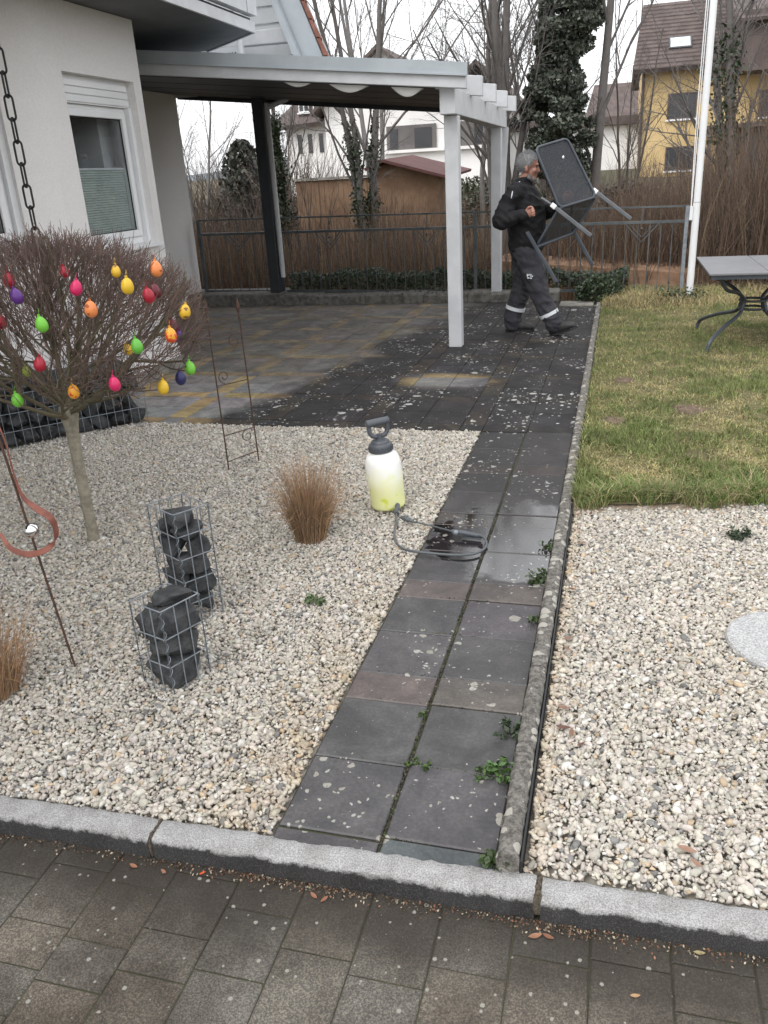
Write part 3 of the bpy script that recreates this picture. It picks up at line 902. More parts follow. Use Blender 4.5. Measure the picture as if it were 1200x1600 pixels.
gravel('gravel', left_in, -5.2, -0.8, 1.45, 5.26, 0.0, 0.0148, 21, warm_left)
gravel('gravel', right_in, -0.15, 2.4, 1.45, 4.4, 0.022, 0.0148, 22, lambda x, y: 0.5 * np.clip((-0.08 - x) / 0.06, 0, 1))
tag(MB().poly([(-5.6, 1.49, -0.022), (-0.815, 1.49, -0.022), (-0.815, 5.233, -0.022), (-5.6, 5.233, -0.022)]).build('gravel_bed', M['gravel_bed']), kind='structure')
tag(MB().poly([(-0.150, 1.49, -.02), (2.4, 1.49, -.02), (2.4, 4.35, .005), (-0.150, 4.15, 0.005)]).build('gravel_bed', M['gravel_bed']), kind='structure')

# ------------------------------------------------------------------ lawn
nx_, ny_ = 40, 60
V = []; 
def lawn_z(x, y): return 0.035 + 0.012 * math.sin(x * 2.3 + 1) * math.sin(y * 1.7) + 0.02 * max(0, min(1, (y - 9.3) / 1.2)) + (0.02 * math.sin(x * 7) if y > 10 else 0)
for j in range(ny_ + 1):
    for i in range(nx_ + 1):
        x = -0.152 + 6.2 * i / nx_; y = 3.93 + 0.17 * max(min(x, 1.5), 0) + (11.7 - 3.93) * j / ny_
        V.append((x, y, lawn_z(x, y)))
F = [(j * (nx_ + 1) + i, j * (nx_ + 1) + i + 1, (j + 1) * (nx_ + 1) + i + 1, (j + 1) * (nx_ + 1) + i) for j in range(ny_) for i in range(nx_)]
tag(np_obj('lawn', V, F, M['lawn_base'], smooth=True), kind='structure')
g = np.random.default_rng(31)
NB = 150000
yy = 3.93 + (11.2 - 3.93) * g.random(NB) ** 1.35; xx = -0.15 + (0.38 * yy + 0.55) * g.random(NB)
fr = (3.95 + 0.17 * np.clip(xx, 0, 1.5)); keep = yy > fr + 0.01; xx, yy = xx[keep], yy[keep]
pn = np.array([mnoise.noise((a * 2.1, b * 2.1, 3.0)) + 0.5 * mnoise.noise((a * 6, b * 6, 8.0)) for a, b in zip(xx, yy)])
bare = np.array([mnoise.noise((a * 1.3, b * 1.3, 17.0)) for a, b in zip(xx, yy)])
bp_ = [(0.03, 5.42, .08), (0.52, 5.75, .11), (0.10, 6.6, .08), (0.5, 4.75, .07), (-0.08, 4.1, .08)]
hole = np.zeros(len(xx), bool)
for (a, b, rr) in bp_: hole |= ((xx - a) ** 2 + ((yy - b) * 0.8) ** 2 < (rr * (0.8 + 0.5 * g.random(len(xx)))) ** 2) & (g.random(len(xx)) < 0.72)
xx, yy, pn, bare = xx[~hole], yy[~hole], pn[~hole], bare[~hole]
N = len(xx)
edge = np.clip(1 - (yy - 3.95 - 0.17 * np.clip(xx, 0, 1.5)) / 0.45, 0, 1); edge2 = np.clip(1 - (xx + 0.15) / 0.13, 0, 1) * (yy < 6.6)
straw = (g.random(N) < np.clip(0.36 - pn * 1.15 - 0.25 * edge + np.clip((yy - 9.4) / 0.8, 0, 1) * 0.7, 0.05, 0.97))
fine_ = np.array([mnoise.noise((a * 9, b * 9, 5.0)) for a, b in zip(xx, yy)]); h = g.uniform(0.014, 0.044, N) * (1 + 0.9 * np.clip(fine_, -.6, 1)) * (1 + 0.5 * np.clip(pn, -1, 1)) + edge * g.uniform(0.0, 0.075, N) + edge2 * g.uniform(0, .06, N) + np.clip((yy - 9.6) / 0.9, 0, 1) * g.uniform(0, 0.08, N)
lean = h * g.uniform(0.2, 1.0, N); lean[straw] *= 1.5; h[straw] *= 0.85
cols = np.where(straw[:, None], np.array([0.38, 0.325, 0.15])[None], np.array([0.152, 0.190, 0.056])[None]) * g.uniform(0.65, 1.3, (N, 1)) * g.uniform(0.93, 1.07, (N, 3))
zz = np.array([lawn_z(a, b) for a, b in zip(xx, yy)]) - 0.004
tag(blades('grass', np.stack([xx, yy, zz], 1), h, lean, g.uniform(0.0028, 0.0052, N), cols, M['blade'], seed=5), kind='stuff')
# long fringe hanging over the gravel, and the sandy edge below it
g = np.random.default_rng(33); N = 6400
x = -0.14 + 2.4 * g.random(N); ed_ = 3.95 + 0.17 * np.clip(x, 0, 1.5) + .035 * np.sin(x * 9) + .02 * np.sin(x * 23); y = ed_ + g.uniform(-.035, .10, N)
clump = np.array([.35 + 1.1 * max(0, mnoise.noise((a * 5, 2.0, 1.0)) + .35) for a in x]); h = g.uniform(.04, .19, N) * np.clip(clump, .3, 1.4); st_ = g.random(N) < .38
cols = np.where(st_[:, None], np.array([0.38, 0.31, 0.17])[None], np.array([0.145, 0.205, 0.055])[None]) * g.uniform(.6, 1.25, (N, 1))
tag(blades('grass', np.stack([x, y, np.full(N, .028)], 1), h, h * g.uniform(.3, 1.3, N), g.uniform(.0028, .005, N), cols, M['blade'], seed=44), kind='stuff')
m_ = MB(); n_ = 60; vs = []
for i in range(n_ + 1):
    a = -.148 + 2.6 * i / n_; e_ = 3.95 + .17 * max(min(a, 1.5), 0) + .03 * math.sin(a * 9)
    vs += [(a, e_ - .07 + .02 * mnoise.noise((a * 12, 0, 0)), .014), (a, e_ - .01, .034 + .006 * mnoise.noise((a * 20, 3, 0))), (a, e_ + .07, .046)]
m_._add(vs, [(3 * i + j, 3 * i + 3 + j, 3 * i + 4 + j, 3 * i + 1 + j) for i in range(n_) for j in range(2)])
tag(m_.build('soil_edge', pm('sandy_soil', (.17, .13, .095), (.30, .24, .175), 30, .95, .8, 90), None, True), kind='structure')
# bits of bark, grit and leaf washed along the kerb foot
g = np.random.default_rng(35); N = 1500
x = g.uniform(-1.75, .75, N); y = kerb_front(x) - np.abs(g.normal(0, .016, N)) - .002; k = g.random(N) < .35; x[k] = np.concatenate([g.normal(-.7, .14, k.sum() // 2), g.normal(-.05, .12, k.sum() - k.sum() // 2)])
y = kerb_front(x) - np.abs(g.normal(0, .017, N)) - .002
cc_ = np.array([(.20, .10, .06), (.10, .065, .04), (.32, .27, .2), (.06, .045, .03)])[g.integers(0, 4, N)] * g.uniform(.6, 1.3, (N, 1))
tag(leaves('debris', np.stack([x, y, np.full(N, PZ + .003)], 1), .0038, cc_, M['dead_leaf'], seed=3, flat=1.6), kind='stuff')
# bare soil patches in the lawn
for (a, b, rr) in bp_[:3]:
    m_ = MB(); n = 22
    m_.poly([(a + rr * .95 * math.cos(t * 2 * math.pi / n) * (1 + .15 * math.sin(t * 2.7)), b + 1.1 * rr * math.sin(t * 2 * math.pi / n) * (1 + .12 * math.sin(t * 1.9)), lawn_z(a, b) + 0.004) for t in range(n)])
    tag(m_.build('soil_patch', pm('bare_soil', (0.10, 0.065, 0.045), (0.16, 0.11, 0.08), 22, 0.95, 0.6, 60)), kind='structure')
# ------------------------------------------------------------------ the house
HX = -4.05
house = empty('house', (-5.0, 7.0, 0), 'white rendered house with a balcony and roller shutter windows behind the egg tree', 'house')


def wall_plane(name, p0, d, n, L, z0, z1, openings, thick, mat, parent):
    """wall from p0 along unit d, outward normal n; openings (a0,a1,z0,z1)"""
    p0, d, n = Vector(p0), Vector(d), Vector(n); mb = MB()
    def piece(a0, a1, za, zb):
        if a1 - a0 < 1e-4 or zb - za < 1e-4: return
        A, B = p0 + d * a0, p0 + d * a1
        q = [A - n * thick, B - n * thick, B, A]
        low = [Vector((t.x, t.y, za)) for t in q]; hi = [Vector((t.x, t.y, zb)) for t in q]
        mb.hexa(low + hi)
    op = sorted(openings); a = 0
    for (a0, a1, za, zb) in op:
        piece(a, a0, z0, z1); piece(a0, a1, z0, za); piece(a0, a1, zb, z1); a = a1
    piece(a, L, z0, z1)
    o = mb.build(name, mat, parent); return o


def window(parent, p0, d, n, a0, a1, z0, z1, blind_top, setback=0.11):
    p0, d, n = Vector(p0), Vector(d), Vector(n)
    def P(a, dep, z): q = p0 + d * a - n * dep; return Vector((q.x, q.y, z))
    def bx(mb, a, b, d0, d1, za, zb):
        mb.hexa([P(a, d1, za), P(b, d1, za), P(b, d0, za), P(a, d0, za), P(a, d1, zb), P(b, d1, zb), P(b, d0, zb), P(a, d0, zb)])
    sh = 0.20; zt = z1 - sh
    f = MB(); s = setback
    bx(f, a0, a0 + 0.06, s, s + .07, z0, zt); bx(f, a1 - 0.06, a1, s, s + .07, z0, zt)
    bx(f, a0 + .06, a1 - .06, s, s + .07, z0, z0 + .06); bx(f, a0 + .06, a1 - .06, s, s + .07, zt - .03, zt)
    i0, i1, j0, j1 = a0 + .062, a1 - .062, z0 + .062, zt - .032   # sash, stepped forward
    bx(f, i0, i0 + .055, s - .018, s + .05, j0, j1); bx(f, i1 - .055, i1, s - .018, s + .05, j0, j1)
    bx(f, i0 + .055, i1 - .055, s - .018, s + .05, j0, j0 + .055); bx(f, i0 + .055, i1 - .055, s - .018, s + .05, j1 - .055, j1)
    wf = f.build('window', M['pvc'], parent); bevel_obj(wf, 0.006)
    g0, g1, h0, h1 = i0 + .055, i1 - .055, j0 + .055, j1 - .055
    m_ = MB(); bx(m_, g0, g1, s + .015, s + .021, h0, h1); m_.build('pane', M['glass'], wf)
    ga = MB(); t = .008
    for q in ((g0, g0 + t, h0, h1), (g1 - t, g1, h0, h1), (g0 + t, g1 - t, h0, h0 + t), (g0 + t, g1 - t, h1 - t, h1)): bx(ga, q[0], q[1], s + .006, s + .0145, q[2], q[3])
    ga.build('gasket', M['black_iron'], wf)
    b_ = MB(); n_ = 26; zb = h0 + (h1 - h0) * blind_top   # pleats
    vs = []
    for k in range(n_ * 2 + 1):
        z = h0 + (zb - h0) * k / (n_ * 2); dep = s + .045 + (.012 if k % 2 else 0)
        vs += [P(g0, dep, z), P(g1, dep, z)]
    b_._add(vs, [(2 * k, 2 * k + 1, 2 * k + 3, 2 * k + 2) for k in range(n_ * 2)]); b_.build('blind', M['blind'], wf)
    m_ = MB(); bx(m_, g0, g1, s + .04, s + .062, zb, zb + .015); m_.build('blind_rail', M['pvc'], wf)
    m_ = MB()
    bx(m_, a0, a1, s - .03, s + .2, zt + .002, z1); ob = m_.build('shutter_box', M['pvc'], parent)
    m_ = MB()
    for k in range(3): bx(m_, a0 + .01, a1 - .01, s - .042, s - .0305, zt + .012 + k * .055, zt + .06 + k * .055)
    o2 = m_.build('shutter_slat', M['pvc'], ob); bevel_obj(o2, .005)
    for qa, qb in ((a0, a0 + .045), (a1 - .045, a1)):
        m_ = MB(); bx(m_, qa, qb, s - .05, s - .002, z0, zt); m_.build('shutter_rail', M['pvc'], ob)
    m_ = MB(); bx(m_, a0 - .03, a1 + .03, -.05, s + .0, z0 - .03, z0 - .002); m_.build('sill', M['pvc'], parent)
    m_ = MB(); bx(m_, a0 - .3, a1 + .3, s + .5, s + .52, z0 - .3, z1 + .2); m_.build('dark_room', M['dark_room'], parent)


B0 = Vector((HX, 5.75, 0)); CORN = 7.16
# facet with the right-hand window, parallel to the path
wall_plane('wall', B0, (0, 1, 0), (1, 0, 0), CORN - 5.75, -0.1, 2.93, [(0.28, 1.29, 1.16, 2.455)], 0.30, M['render'], house)
window(house, B0, (0, 1, 0), (1, 0, 0), 0.28, 1.29, 1.16, 2.455, 0.56)
# facet turning away to the left
an = R(22.5); dA = (-math.sin(an), -math.cos(an), 0); nA = (math.cos(an), -math.sin(an), 0)
wall_plane('wall', B0, dA, nA, 3.5, -0.1, 2.93, [(0.34, 1.5, 1.25, 2.455)], 0.30, M['render'], house)
window(house, B0, dA, nA, 0.34, 1.5, 1.25, 2.455, 0.30, 0.09)
# walls behind
mb = MB(); mb.box(-6.2, HX - 0.301, CORN - 0.3, CORN - 0.001, -0.1, 2.93); mb.build('wall', M['render'], house)
mb = MB(); mb.box(-6.2, -5.92, CORN, 11.35, -0.1, 2.93); mb.build('wall', M['render'], house)
mb = MB(); mb.box(HX - .0, HX + 0.03, 5.82, CORN - 0.0, -0.1, 0.10); mb.build('plinth', M['concrete_pale'], house)
# balcony above with a cut-off corner
sof = [(-5.9, -1), (-2.98, -1.0), (-3.44, 6.2), (-3.46, 8.36), (-4.365, 9.2), (-5.9, 9.2)]
def slab(name, pts, z0, z1, mat, parent):
    n = len(pts); m_ = MB()
    m_._add([(x, y, z0) for x, y in pts] + [(x, y, z1) for x, y in pts], [tuple(range(n - 1, -1, -1)), tuple(range(n, 2 * n))] + [(i, (i + 1) % n, n + (i + 1) % n, n + i) for i in range(n)])
    return m_.build(name, mat, parent)
bal = slab('balcony', sof, 2.935, 3.0, M['soffit'], house)
def edge_strip(name, pts, z0, z1, t, mat, parent, out=0.0):
    m_ = MB()
    for a, b in zip(pts[:-1], pts[1:]):
        a, b = Vector((*a, 0)), Vector((*b, 0)); d = (b - a).normalized(); nn = Vector((d.y, -d.x, 0))
        a, b = a + nn * out, b + nn * out
        q = [a, b, b + nn * t, a + nn * t]
        m_.hexa([Vector((p.x, p.y, z0)) for p in q] + [Vector((p.x, p.y, z1)) for p in q])
    return m_.build(name, mat, parent)
edge_strip('balcony_fascia', sof[1:5], 2.925, 3.015, 0.025, M['white_wood'], bal, 0.002)
edge_strip('balcony_drip', sof[1:5], 3.017, 3.05, 0.012, M['anthracite'], bal, -0.03)
pp = [(-2.95, -1.0), (-3.40, 6.2), (-3.42, 8.40)]
m_ = MB()
ed = []
for (y0, y1) in ((-1, 1.0), (1.02, 3.0), (3.02, 5.0), (5.02, 7.0), (7.02, 8.12), (8.14, 8.36)):
    xa = lambda y: (-2.98 - 0.46 * (y + 1) / 7.2) if y < 6.2 else -3.44 - 0.02 * (y - 6.2) / 2.16
    m_.hexa([(xa(y0) - .02, y0, 3.06), (xa(y1) - .02, y1, 3.06), (xa(y1) + .06, y1, 3.06), (xa(y0) + .06, y0, 3.06), (xa(y0) - .02, y0, 4.0), (xa(y1) - .02, y1, 4.0), (xa(y1) + .06, y1, 4.0), (xa(y0) + .06, y0, 4.0)])
m_.build('balcony_panel', M['white_wood'], bal)
# gable end with boarding over the carport, strut, purlin and tiled verge
GY = 11.0
g_ = MB()
for k in range(9):
    z0 = 2.72 + k * 0.19
    # boards run to the verge
    xr = -3.56 - (z0 + .1 - 3.0) * 0.40
    g_.hexa([(-6.2, GY + .30, z0), (xr - .05, GY + .30, z0), (xr - .05, GY + .33, z0), (-6.2, GY + .33, z0), (-6.2, GY + .318, z0 + .187), (xr - .13, GY + .318, z0 + .187), (xr - .13, GY + .33, z0 + .187), (-6.2, GY + .33, z0 + .187)])
g_.build('gable_boarding', M['siding'], house)
def roofline(z, off=0.0): return -3.54 - (z - 3.0) * 0.392 + off
rf = MB(); rf.hexa([(roofline(2.76, -.34), GY - .3, 2.76), (roofline(2.76), GY - .3, 2.76), (roofline(2.76, -1.2), GY + 3, 2.76), (roofline(2.76, -1.54), GY + 3, 2.76),
                    (roofline(6.0, -.34), GY - .3, 6.0), (roofline(6.0), GY - .3, 6.0), (roofline(6.0, -1.2), GY + 3, 6.0), (roofline(6.0, -1.54), GY + 3, 6.0)])
roof = rf.build('roof', M['soffit'], house)
ms = MB(); ms.hexa([(roofline(2.76, -.34), GY - .33, 2.76), (roofline(2.76, -.02), GY - .33, 2.76), (roofline(2.76, -.02), GY - .302, 2.76), (roofline(2.76, -.34), GY - .302, 2.76),
                    (roofline(6.0, -.34), GY - .33, 6.0), (roofline(6.0, -.02), GY - .33, 6.0), (roofline(6.0, -.02), GY - .302, 6.0), (roofline(6.0, -.34), GY - .302, 6.0)])
ms.build('verge_board', M['grey_metal'], roof)
tl = MB(); z = 2.76
while z < 6.0:
    x = roofline(z); tl.hexa([(x + .005, GY - .36, z), (x + .075, GY - .36, z - .01), (x + .075 - 1.2, GY + 3, z - .01), (x + .005 - 1.2, GY + 3, z), (roofline(z + .21) + .005, GY - .36, z + .21), (roofline(z + .21) + .045, GY - .36, z + .21), (roofline(z + .21) + .045 - 1.2, GY + 3, z + .21), (roofline(z + .21) + .005 - 1.2, GY + 3, z + .21)])
    z += .2
tl.build('roof_tile', M['tile'], roof)
MB().bar((roofline(2.78, -.30), GY - .42, 2.78), (roofline(4.6, -.30), GY - .42, 4.6), .07, .10, up=(0, -1, 0)).build('gable_strut', M['grey_metal'], house)
pb = MB(); pb.bar((-6.0, GY - .15, 3.27), (roofline(3.27, -.36), GY - .15, 3.25), .14, .16, up=(0, 0, 1)); o = pb.build('purlin', M['white_wood'], house); bevel_obj(o, .01)
pv = MB(); pv.box(-5.4, -4.42, 10.35, 10.37, 2.86, 3.12); pv.build('vent_panel', M['siding'], house)
for k in range(12):
    for j in range(2): MB().box(-4.9 + k * .04, -4.885 + k * .04, 10.342, 10.3495, 3.0 + j * .045, 3.015 + j * .045).build('vent_hole', M['dark_room'], house)
dp = MB(); dp.tube([(-4.4, 10.2, 2.7), (-4.4, 10.2, 4.5)], .035, 12); dp.build('downpipe', M['white_wood'], house, True)
# body of the house out of sight
mb = MB(); mb.box(-12, -6.21, -3, 11.35, -0.1, 6.0); mb.build('wall', M['render'], house)
mb = MB(); mb.box(-6.2, -5.0, 3.0, 9.2, 3.001, 5.2); mb.build('wall', M['render'], house)

# ------------------------------------------------------------------ carport over the terrace
cp = empty('carport', (-3.0, 9.5, 0), 'white wooden carport with a low lean-to roof over the dark terrace', 'carport')
def rz(x, base=2.438): return base - 0.111 * (x + 1.313)
def post(x, y, z1, s, mat):
    m_ = MB(); m_.box(x - s / 2, x + s / 2, y - s / 2, y + s / 2, 0.0, z1); return bevel_obj(m_.build('post', mat, cp), .008)
post(-1.498, 8.06, 2.07, 0.128, M['white_wood']); post(-1.515, 11.12, 2.09, 0.128, M['white_wood'])
m_ = MB(); m_.box(-4.69, -4.54, 11.03, 11.18, 0.12, 2.70); bevel_obj(m_.build('post', M['anthracite'], cp), .006)
m_ = MB(); m_.box(-1.568, -1.43, 7.85, 11.45, 2.072, 2.285); bevel_obj(m_.build('beam', M['white_wood'], cp), .008)
RY = [7.75, 8.66, 9.60, 10.55, 11.42]
for i, y in enumerate(RY):
    m_ = MB(); x0, x1 = -5.9, -1.315
    if i == 0:
        x0 = HX + 0.02 if False else -5.9
    h = 0.165; yt = .075
    top0, top1 = rz(x0) - .012, rz(x1) - .012
    for (a, b, mt) in ((x0, -2.0, 'in'), (-2.0, x1, 'out')):
        pass
    zb = 0.172
    m_.hexa([(x0, y, top0 - zb), (x1, y, top1 - zb), (x1, y + yt, top1 - zb), (x0, y + yt, top0 - zb), (x0, y, top0), (x1, y, top1), (x1, y + yt, top1), (x0, y + yt, top0)])
    o = m_.build('rafter', M['white_wood'], cp); bevel_obj(o, .006)
    if i == 0: front = o
# grey flashing along the front rafter
m_ = MB(); x0, x1 = -5.9, -1.300
for (ya, yb, zo, zl) in ((7.735, 7.748, 0.015, 0.092), (7.722, 7.748, -0.078, 0.012)):
    m_.hexa([(x0, ya, rz(x0) + zo - zl), (x1, ya, rz(x1) + zo - zl), (x1, yb, rz(x1) + zo - zl), (x0, yb, rz(x0) + zo - zl), (x0, ya, rz(x0) + zo), (x1, ya, rz(x1) + zo), (x1, yb, rz(x1) + zo), (x0, yb, rz(x0) + zo)])
m_.build('flashing', M['grey_metal'], front)
# roof sheet and dark boarding beneath
m_ = MB(); x0, x1 = -5.9, -1.55; m_.hexa([(x0, 7.75, rz(x0)), (x1, 7.75, rz(x1)), (x1, 11.6, rz(x1)), (x0, 11.6, rz(x0)), (x0, 7.75, rz(x0) + .02), (x1, 7.75, rz(x1) + .02), (x1, 11.6, rz(x1) + .02), (x0, 11.6, rz(x0) + .02)])
m_.build('roof_sheet', M['grey_metal'], cp)
m_ = MB(); x0, x1 = -5.89, -1.60
for a, b in zip(RY[:-1], RY[1:]):
    m_.hexa([(x0, a + .078, rz(x0) - .19), (x1, a + .078, rz(x1) - .19), (x1, b - .003, rz(x1) - .19), (x0, b - .003, rz(x0) - .19), (x0, a + .078, rz(x0) - .16), (x1, a + .078, rz(x1) - .16), (x1, b - .003, rz(x1) - .16), (x0, b - .003, rz(x0) - .16)])
m_.build('ceiling_boarding', M['anthracite'], cp)
m_ = MB(); m_.hexa([(-5.9, 11.36, rz(-5.9) - .24), (-1.58, 11.36, rz(-1.58) - .24), (-1.58, 11.41, rz(-1.58) - .24), (-5.9, 11.36 + .05, rz(-5.9) - .24), (-5.9, 11.36, rz(-5.9) - .17), (-1.58, 11.36, rz(-1.58) - .17), (-1.58, 11.41, rz(-1.58) - .17), (-5.9, 11.41, rz(-5.9) - .17)])
m_.build('back_beam', M['anthracite'], cp)
# awning cloth hanging in waves from the front rafter
for (xa, xb, dip) in ((-3.03, -2.70, .035), (-2.60, -2.17, .062), (-2.02, -1.69, .075)):
    m_ = MB(); n_ = 14; vs = []
    for i in range(n_ + 1):
        t = i / n_; x = xa + (xb - xa) * t; s_ = math.sin(math.pi * t)
        ztop = rz(x) - .165; zb = ztop - dip * s_ - 0.02 * s_
        vs += [(x, 7.832, ztop + .01), (x, 7.834, zb + .012), (x, 7.842, zb), (x, 7.95, zb + .03 * s_)]
    m_._add(vs, [(4 * i + j, 4 * i + 4 + j, 4 * i + 5 + j, 4 * i + 1 + j) for i in range(n_) for j in range(3)])
    o = m_.build('awning_cloth', M['sail'], cp, True)
    sol = o.modifiers.new('s', 'SOLIDIFY'); sol.thickness = .004
dp = MB(); dp.tube(curve([(-4.20, 11.08, 2.58), (-4.36, 11.08, 2.535), (-4.47, 11.08, 2.50), (-4.495, 11.08, 2.44), (-4.495, 11.08, 1.2), (-4.495, 11.08, 0.36)], 6), .034, 12); dp.build('downpipe', M['white_wood'], cp, True)
MB().bar((-1.455, 11.55, 2.08), (-1.475, 11.19, 1.05), .05, .07).build('brace', M['white_wood'], cp)
m_ = MB(); m_.box(-1.53, -1.466, 8.02, 8.09, -.0, .03); m_.build('post_shoe', M['galv'], cp)

# ------------------------------------------------------------------ ledges behind the terrace
tag(MB().cbox(-6.4, -4.52, 10.92, 11.6, -0.2, 0.155, .012).build('stone_ledge', M['concrete'], origin=(-5.4, 11.2, 0)), 'dark stone ledge below the fence next to the house', 'ledge')
m_ = MB(); rr = random.Random(8)
for i in range(13):
    a, b = -4.51 + i * .294, -4.51 + (i + 1) * .294
    y0 = 10.90 - 0.19 * (a + 4.5) / 3.8 * 0 + rr.uniform(-.012, .012)
    m_.cbox(a, b - .006, y0, 11.22, -0.2, 0.125 + rr.uniform(-.014, .012), .02)
tag(m_.build('border_kerb', M['concrete'], origin=(-2.6, 11.0, 0)), 'low weathered concrete border below the ivy hedge and fence', 'border')
m_ = MB(); m_.cbox(-0.66, -0.25, 10.45, 10.78, -.1, .018, .008)
m_.cbox(-1.35, -0.95, 10.93, 11.25, -.1, .1, .02); tag(m_.build('stepping_slab', M['concrete_pale'], origin=(-0.45, 10.6, 0)), 'pale concrete slab below the fence behind the man', 'slab')

# ------------------------------------------------------------------ fence
fn = empty('fence', (-2.5, 11.1, 0), 'grey steel railing fence with V ornaments behind the terrace', 'fence')
def fz(x, zl, zr): return zl + (zr - zl) * (x + 5.8) / 6.65
FX0, FX1, FY = -5.79, 0.82, 11.27
def rail(zl, zr, a, b):
    MB().bar((FX0, FY, zl), (FX1, FY, zr), a, b, up=(0, 0, 1)).build('rail', M['fence'], fn)
rail(1.148, 1.062, .02, .02); rail(0.955, 0.887, .04, .032); rail(0.165, 0.055, .035, .035)
pos_ = np.arange(FX0 + .13, FX1 - .02, .137)
for x in pos_:
    MB().bar((x, FY, fz(x, .18, .07)), (x, FY, fz(x, .945, .877)), .011, .011).build('picket', M['fence'], fn)
for x in (-5.79, -4.60, -1.815, 0.80):
    m_ = MB(); m_.box(x - .022, x + .022, FY - .022, FY + .022, -.05 if x > -4.7 else .15, fz(x, 1.15, 1.065)); m_.build('fence_post', M['fence'] if x < 0 else M['galv'], fn)
for x in np.arange(-5.2, 0.8, 1.37):
    zt = fz(x, .94, .872)
    m_ = MB(); m_.bar((x - .20, FY - .016, zt), (x, FY - .016, zt - .22), .012, .012); m_.bar((x + .20, FY - .016, zt), (x, FY - .016, zt - .22), .012, .012)
    m_.bar((x - .15, FY + .016, zt), (x, FY + .016, zt - .16), .012, .012); m_.bar((x + .15, FY + .016, zt), (x, FY + .016, zt - .16), .012, .012)
    m_.bar((x, FY, fz(x, .96, .89)), (x, FY, fz(x, 1.14, 1.055)), .012, .012); m_.ell((x, FY - .02, zt - .06), .017, 8, 6)
    m_.build('ornament', M['fence'], fn)
gate_post = MB(); gate_post.box(0.862, 0.905, FY + .0, FY + .045, -.05, 1.06)
tag(gate_post.build('steel_post', M['galv'], origin=(0.88, FY, 0)), 'grey steel post at the right end of the fence behind the white flagpole', 'post')

# flagpole
fp = empty('flagpole', (0.864, 10.77, 0), 'tall white flagpole standing in dry grass at the fence end', 'flagpole')
m_ = MB(); m_.tube([(0.864, 10.77, 0.0), (0.861, 10.77, 1.12)], [.041, .041], 16); m_.build('pole_base', M['pole'], fp, True)
m_ = MB(); m_.tube([(0.861, 10.77, 1.125), (0.848, 10.77, 6.5)], [.039, .034], 16); m_.build('pole', M['pole'], fp, True)
m_ = MB(); m_.tube([(0.800, 10.76, 1.05), (0.780, 10.76, 2.0), (0.79, 10.76, 6.3)], .006, 6); m_.tube([(0.803, 10.76, 1.05), (0.802, 10.76, 2.4), (0.805, 10.76, 6.3)], .005, 6); m_.build('halyard', M['pole'], fp)
m_ = MB(); m_.box(0.79, 0.825, 10.74, 10.78, 0.93, 1.08); m_.build('cleat', M['pole'], fp)
# ------------------------------------------------------------------ egg tree
et = empty('ball_tree', (-2.455, 3.217, 0), 'small ball headed bare tree hung with coloured eggs in the gravel', 'tree')
m_ = MB(); m_.tube(curve([(-2.455, 3.217, -.04), (-2.452, 3.215, .12), (-2.45, 3.212, .35), (-2.446, 3.21, .55), (-2.442, 3.208, .70)], 5), [.040, .033, .029, .028, .027, .027, .027, .027, .027, .027, .027, .027, .027, .028, .028, .029, .031, .035, .041, .046, .038], 14)
m_.build('trunk', M['bark'], et, True)
CC = Vector((-2.43, 3.20, 1.03)); CR = Vector((0.69, 0.66, 0.43))
segs = []; r = random.Random(42)
OLIVE = (0.135, 0.118, 0.072); MID = (0.135, 0.108, 0.082); TIP = (0.165, 0.112, 0.095)


def einside(p, s=1.0):
    q = p - CC; zz = CR.z if q.z > 0 else CR.z * 0.86
    return (q.x / CR.x) ** 2 + (q.y / CR.y) ** 2 + abs(q.z / zz) ** 2.4 < s * s


def tgrow(p, d, L, rad, lev):
    ns = (5, 4, 3, 3, 2)[lev]; cp_ = Vector(p); cd = Vector(d).normalized(); pts = []
    rend = rad * (0.5, .5, .55, .6, .6)[lev]
    for i in range(ns):
        out = (cp_ - Vector((CC.x, CC.y, 0.62))).normalized()
        cd = (cd + Vector((r.gauss(0, 1), r.gauss(0, 1), r.gauss(0, 1))) * (.10, .16, .22, .25, .22)[lev] + out * (.10, .12, .14, .18, .2)[lev] + Vector((0, 0, 1)) * (.05, .05, .06, .12, .2)[lev]).normalized()
        nq = cp_ + cd * (L / ns)
        if not einside(nq, 1.0 + r.uniform(-.03, .07)): break
        a = rad + (rend - rad) * i / ns; b = rad + (rend - rad) * (i + 1) / ns
        c = OLIVE if lev < 2 else (MID if lev == 2 else TIP); f = r.uniform(.75, 1.25)
        segs.append((tuple(cp_), tuple(nq), a, b, tuple(x * f for x in c)))
        cp_ = nq; pts.append((cp_.copy(), cd.copy(), b))
    if lev >= 4 or not pts: return
    n = (6, 5, 4, 3)[lev]
    for c in range(n):
        k = min(int((.15 + .85 * (c + r.random()) / n) * len(pts)), len(pts) - 1)
        bp, bd, br = pts[k]; u, v = frame_of(bd); az = r.uniform(0, 6.283); an_ = R(r.uniform(22, 55))
        nd = bd * math.cos(an_) + (u * math.cos(az) + v * math.sin(az)) * math.sin(an_)
        tgrow(bp, nd, L * r.uniform(.45, .72), br * .70, lev + 1)


for k in range(19):
    az = k * 2.399 + r.uniform(-.2, .2); el = R((8, 24, 42, 60, 78)[k % 5] + r.uniform(-6, 6))
    tgrow((-2.443 + r.uniform(-.015, .015), 3.208 + r.uniform(-.015, .015), .66 + r.uniform(-.03, .05)), (math.cos(az) * math.cos(el), math.sin(az) * math.cos(el), math.sin(el)), .60 * r.uniform(.85, 1.1), .0145 * r.uniform(.8, 1.15), 0)
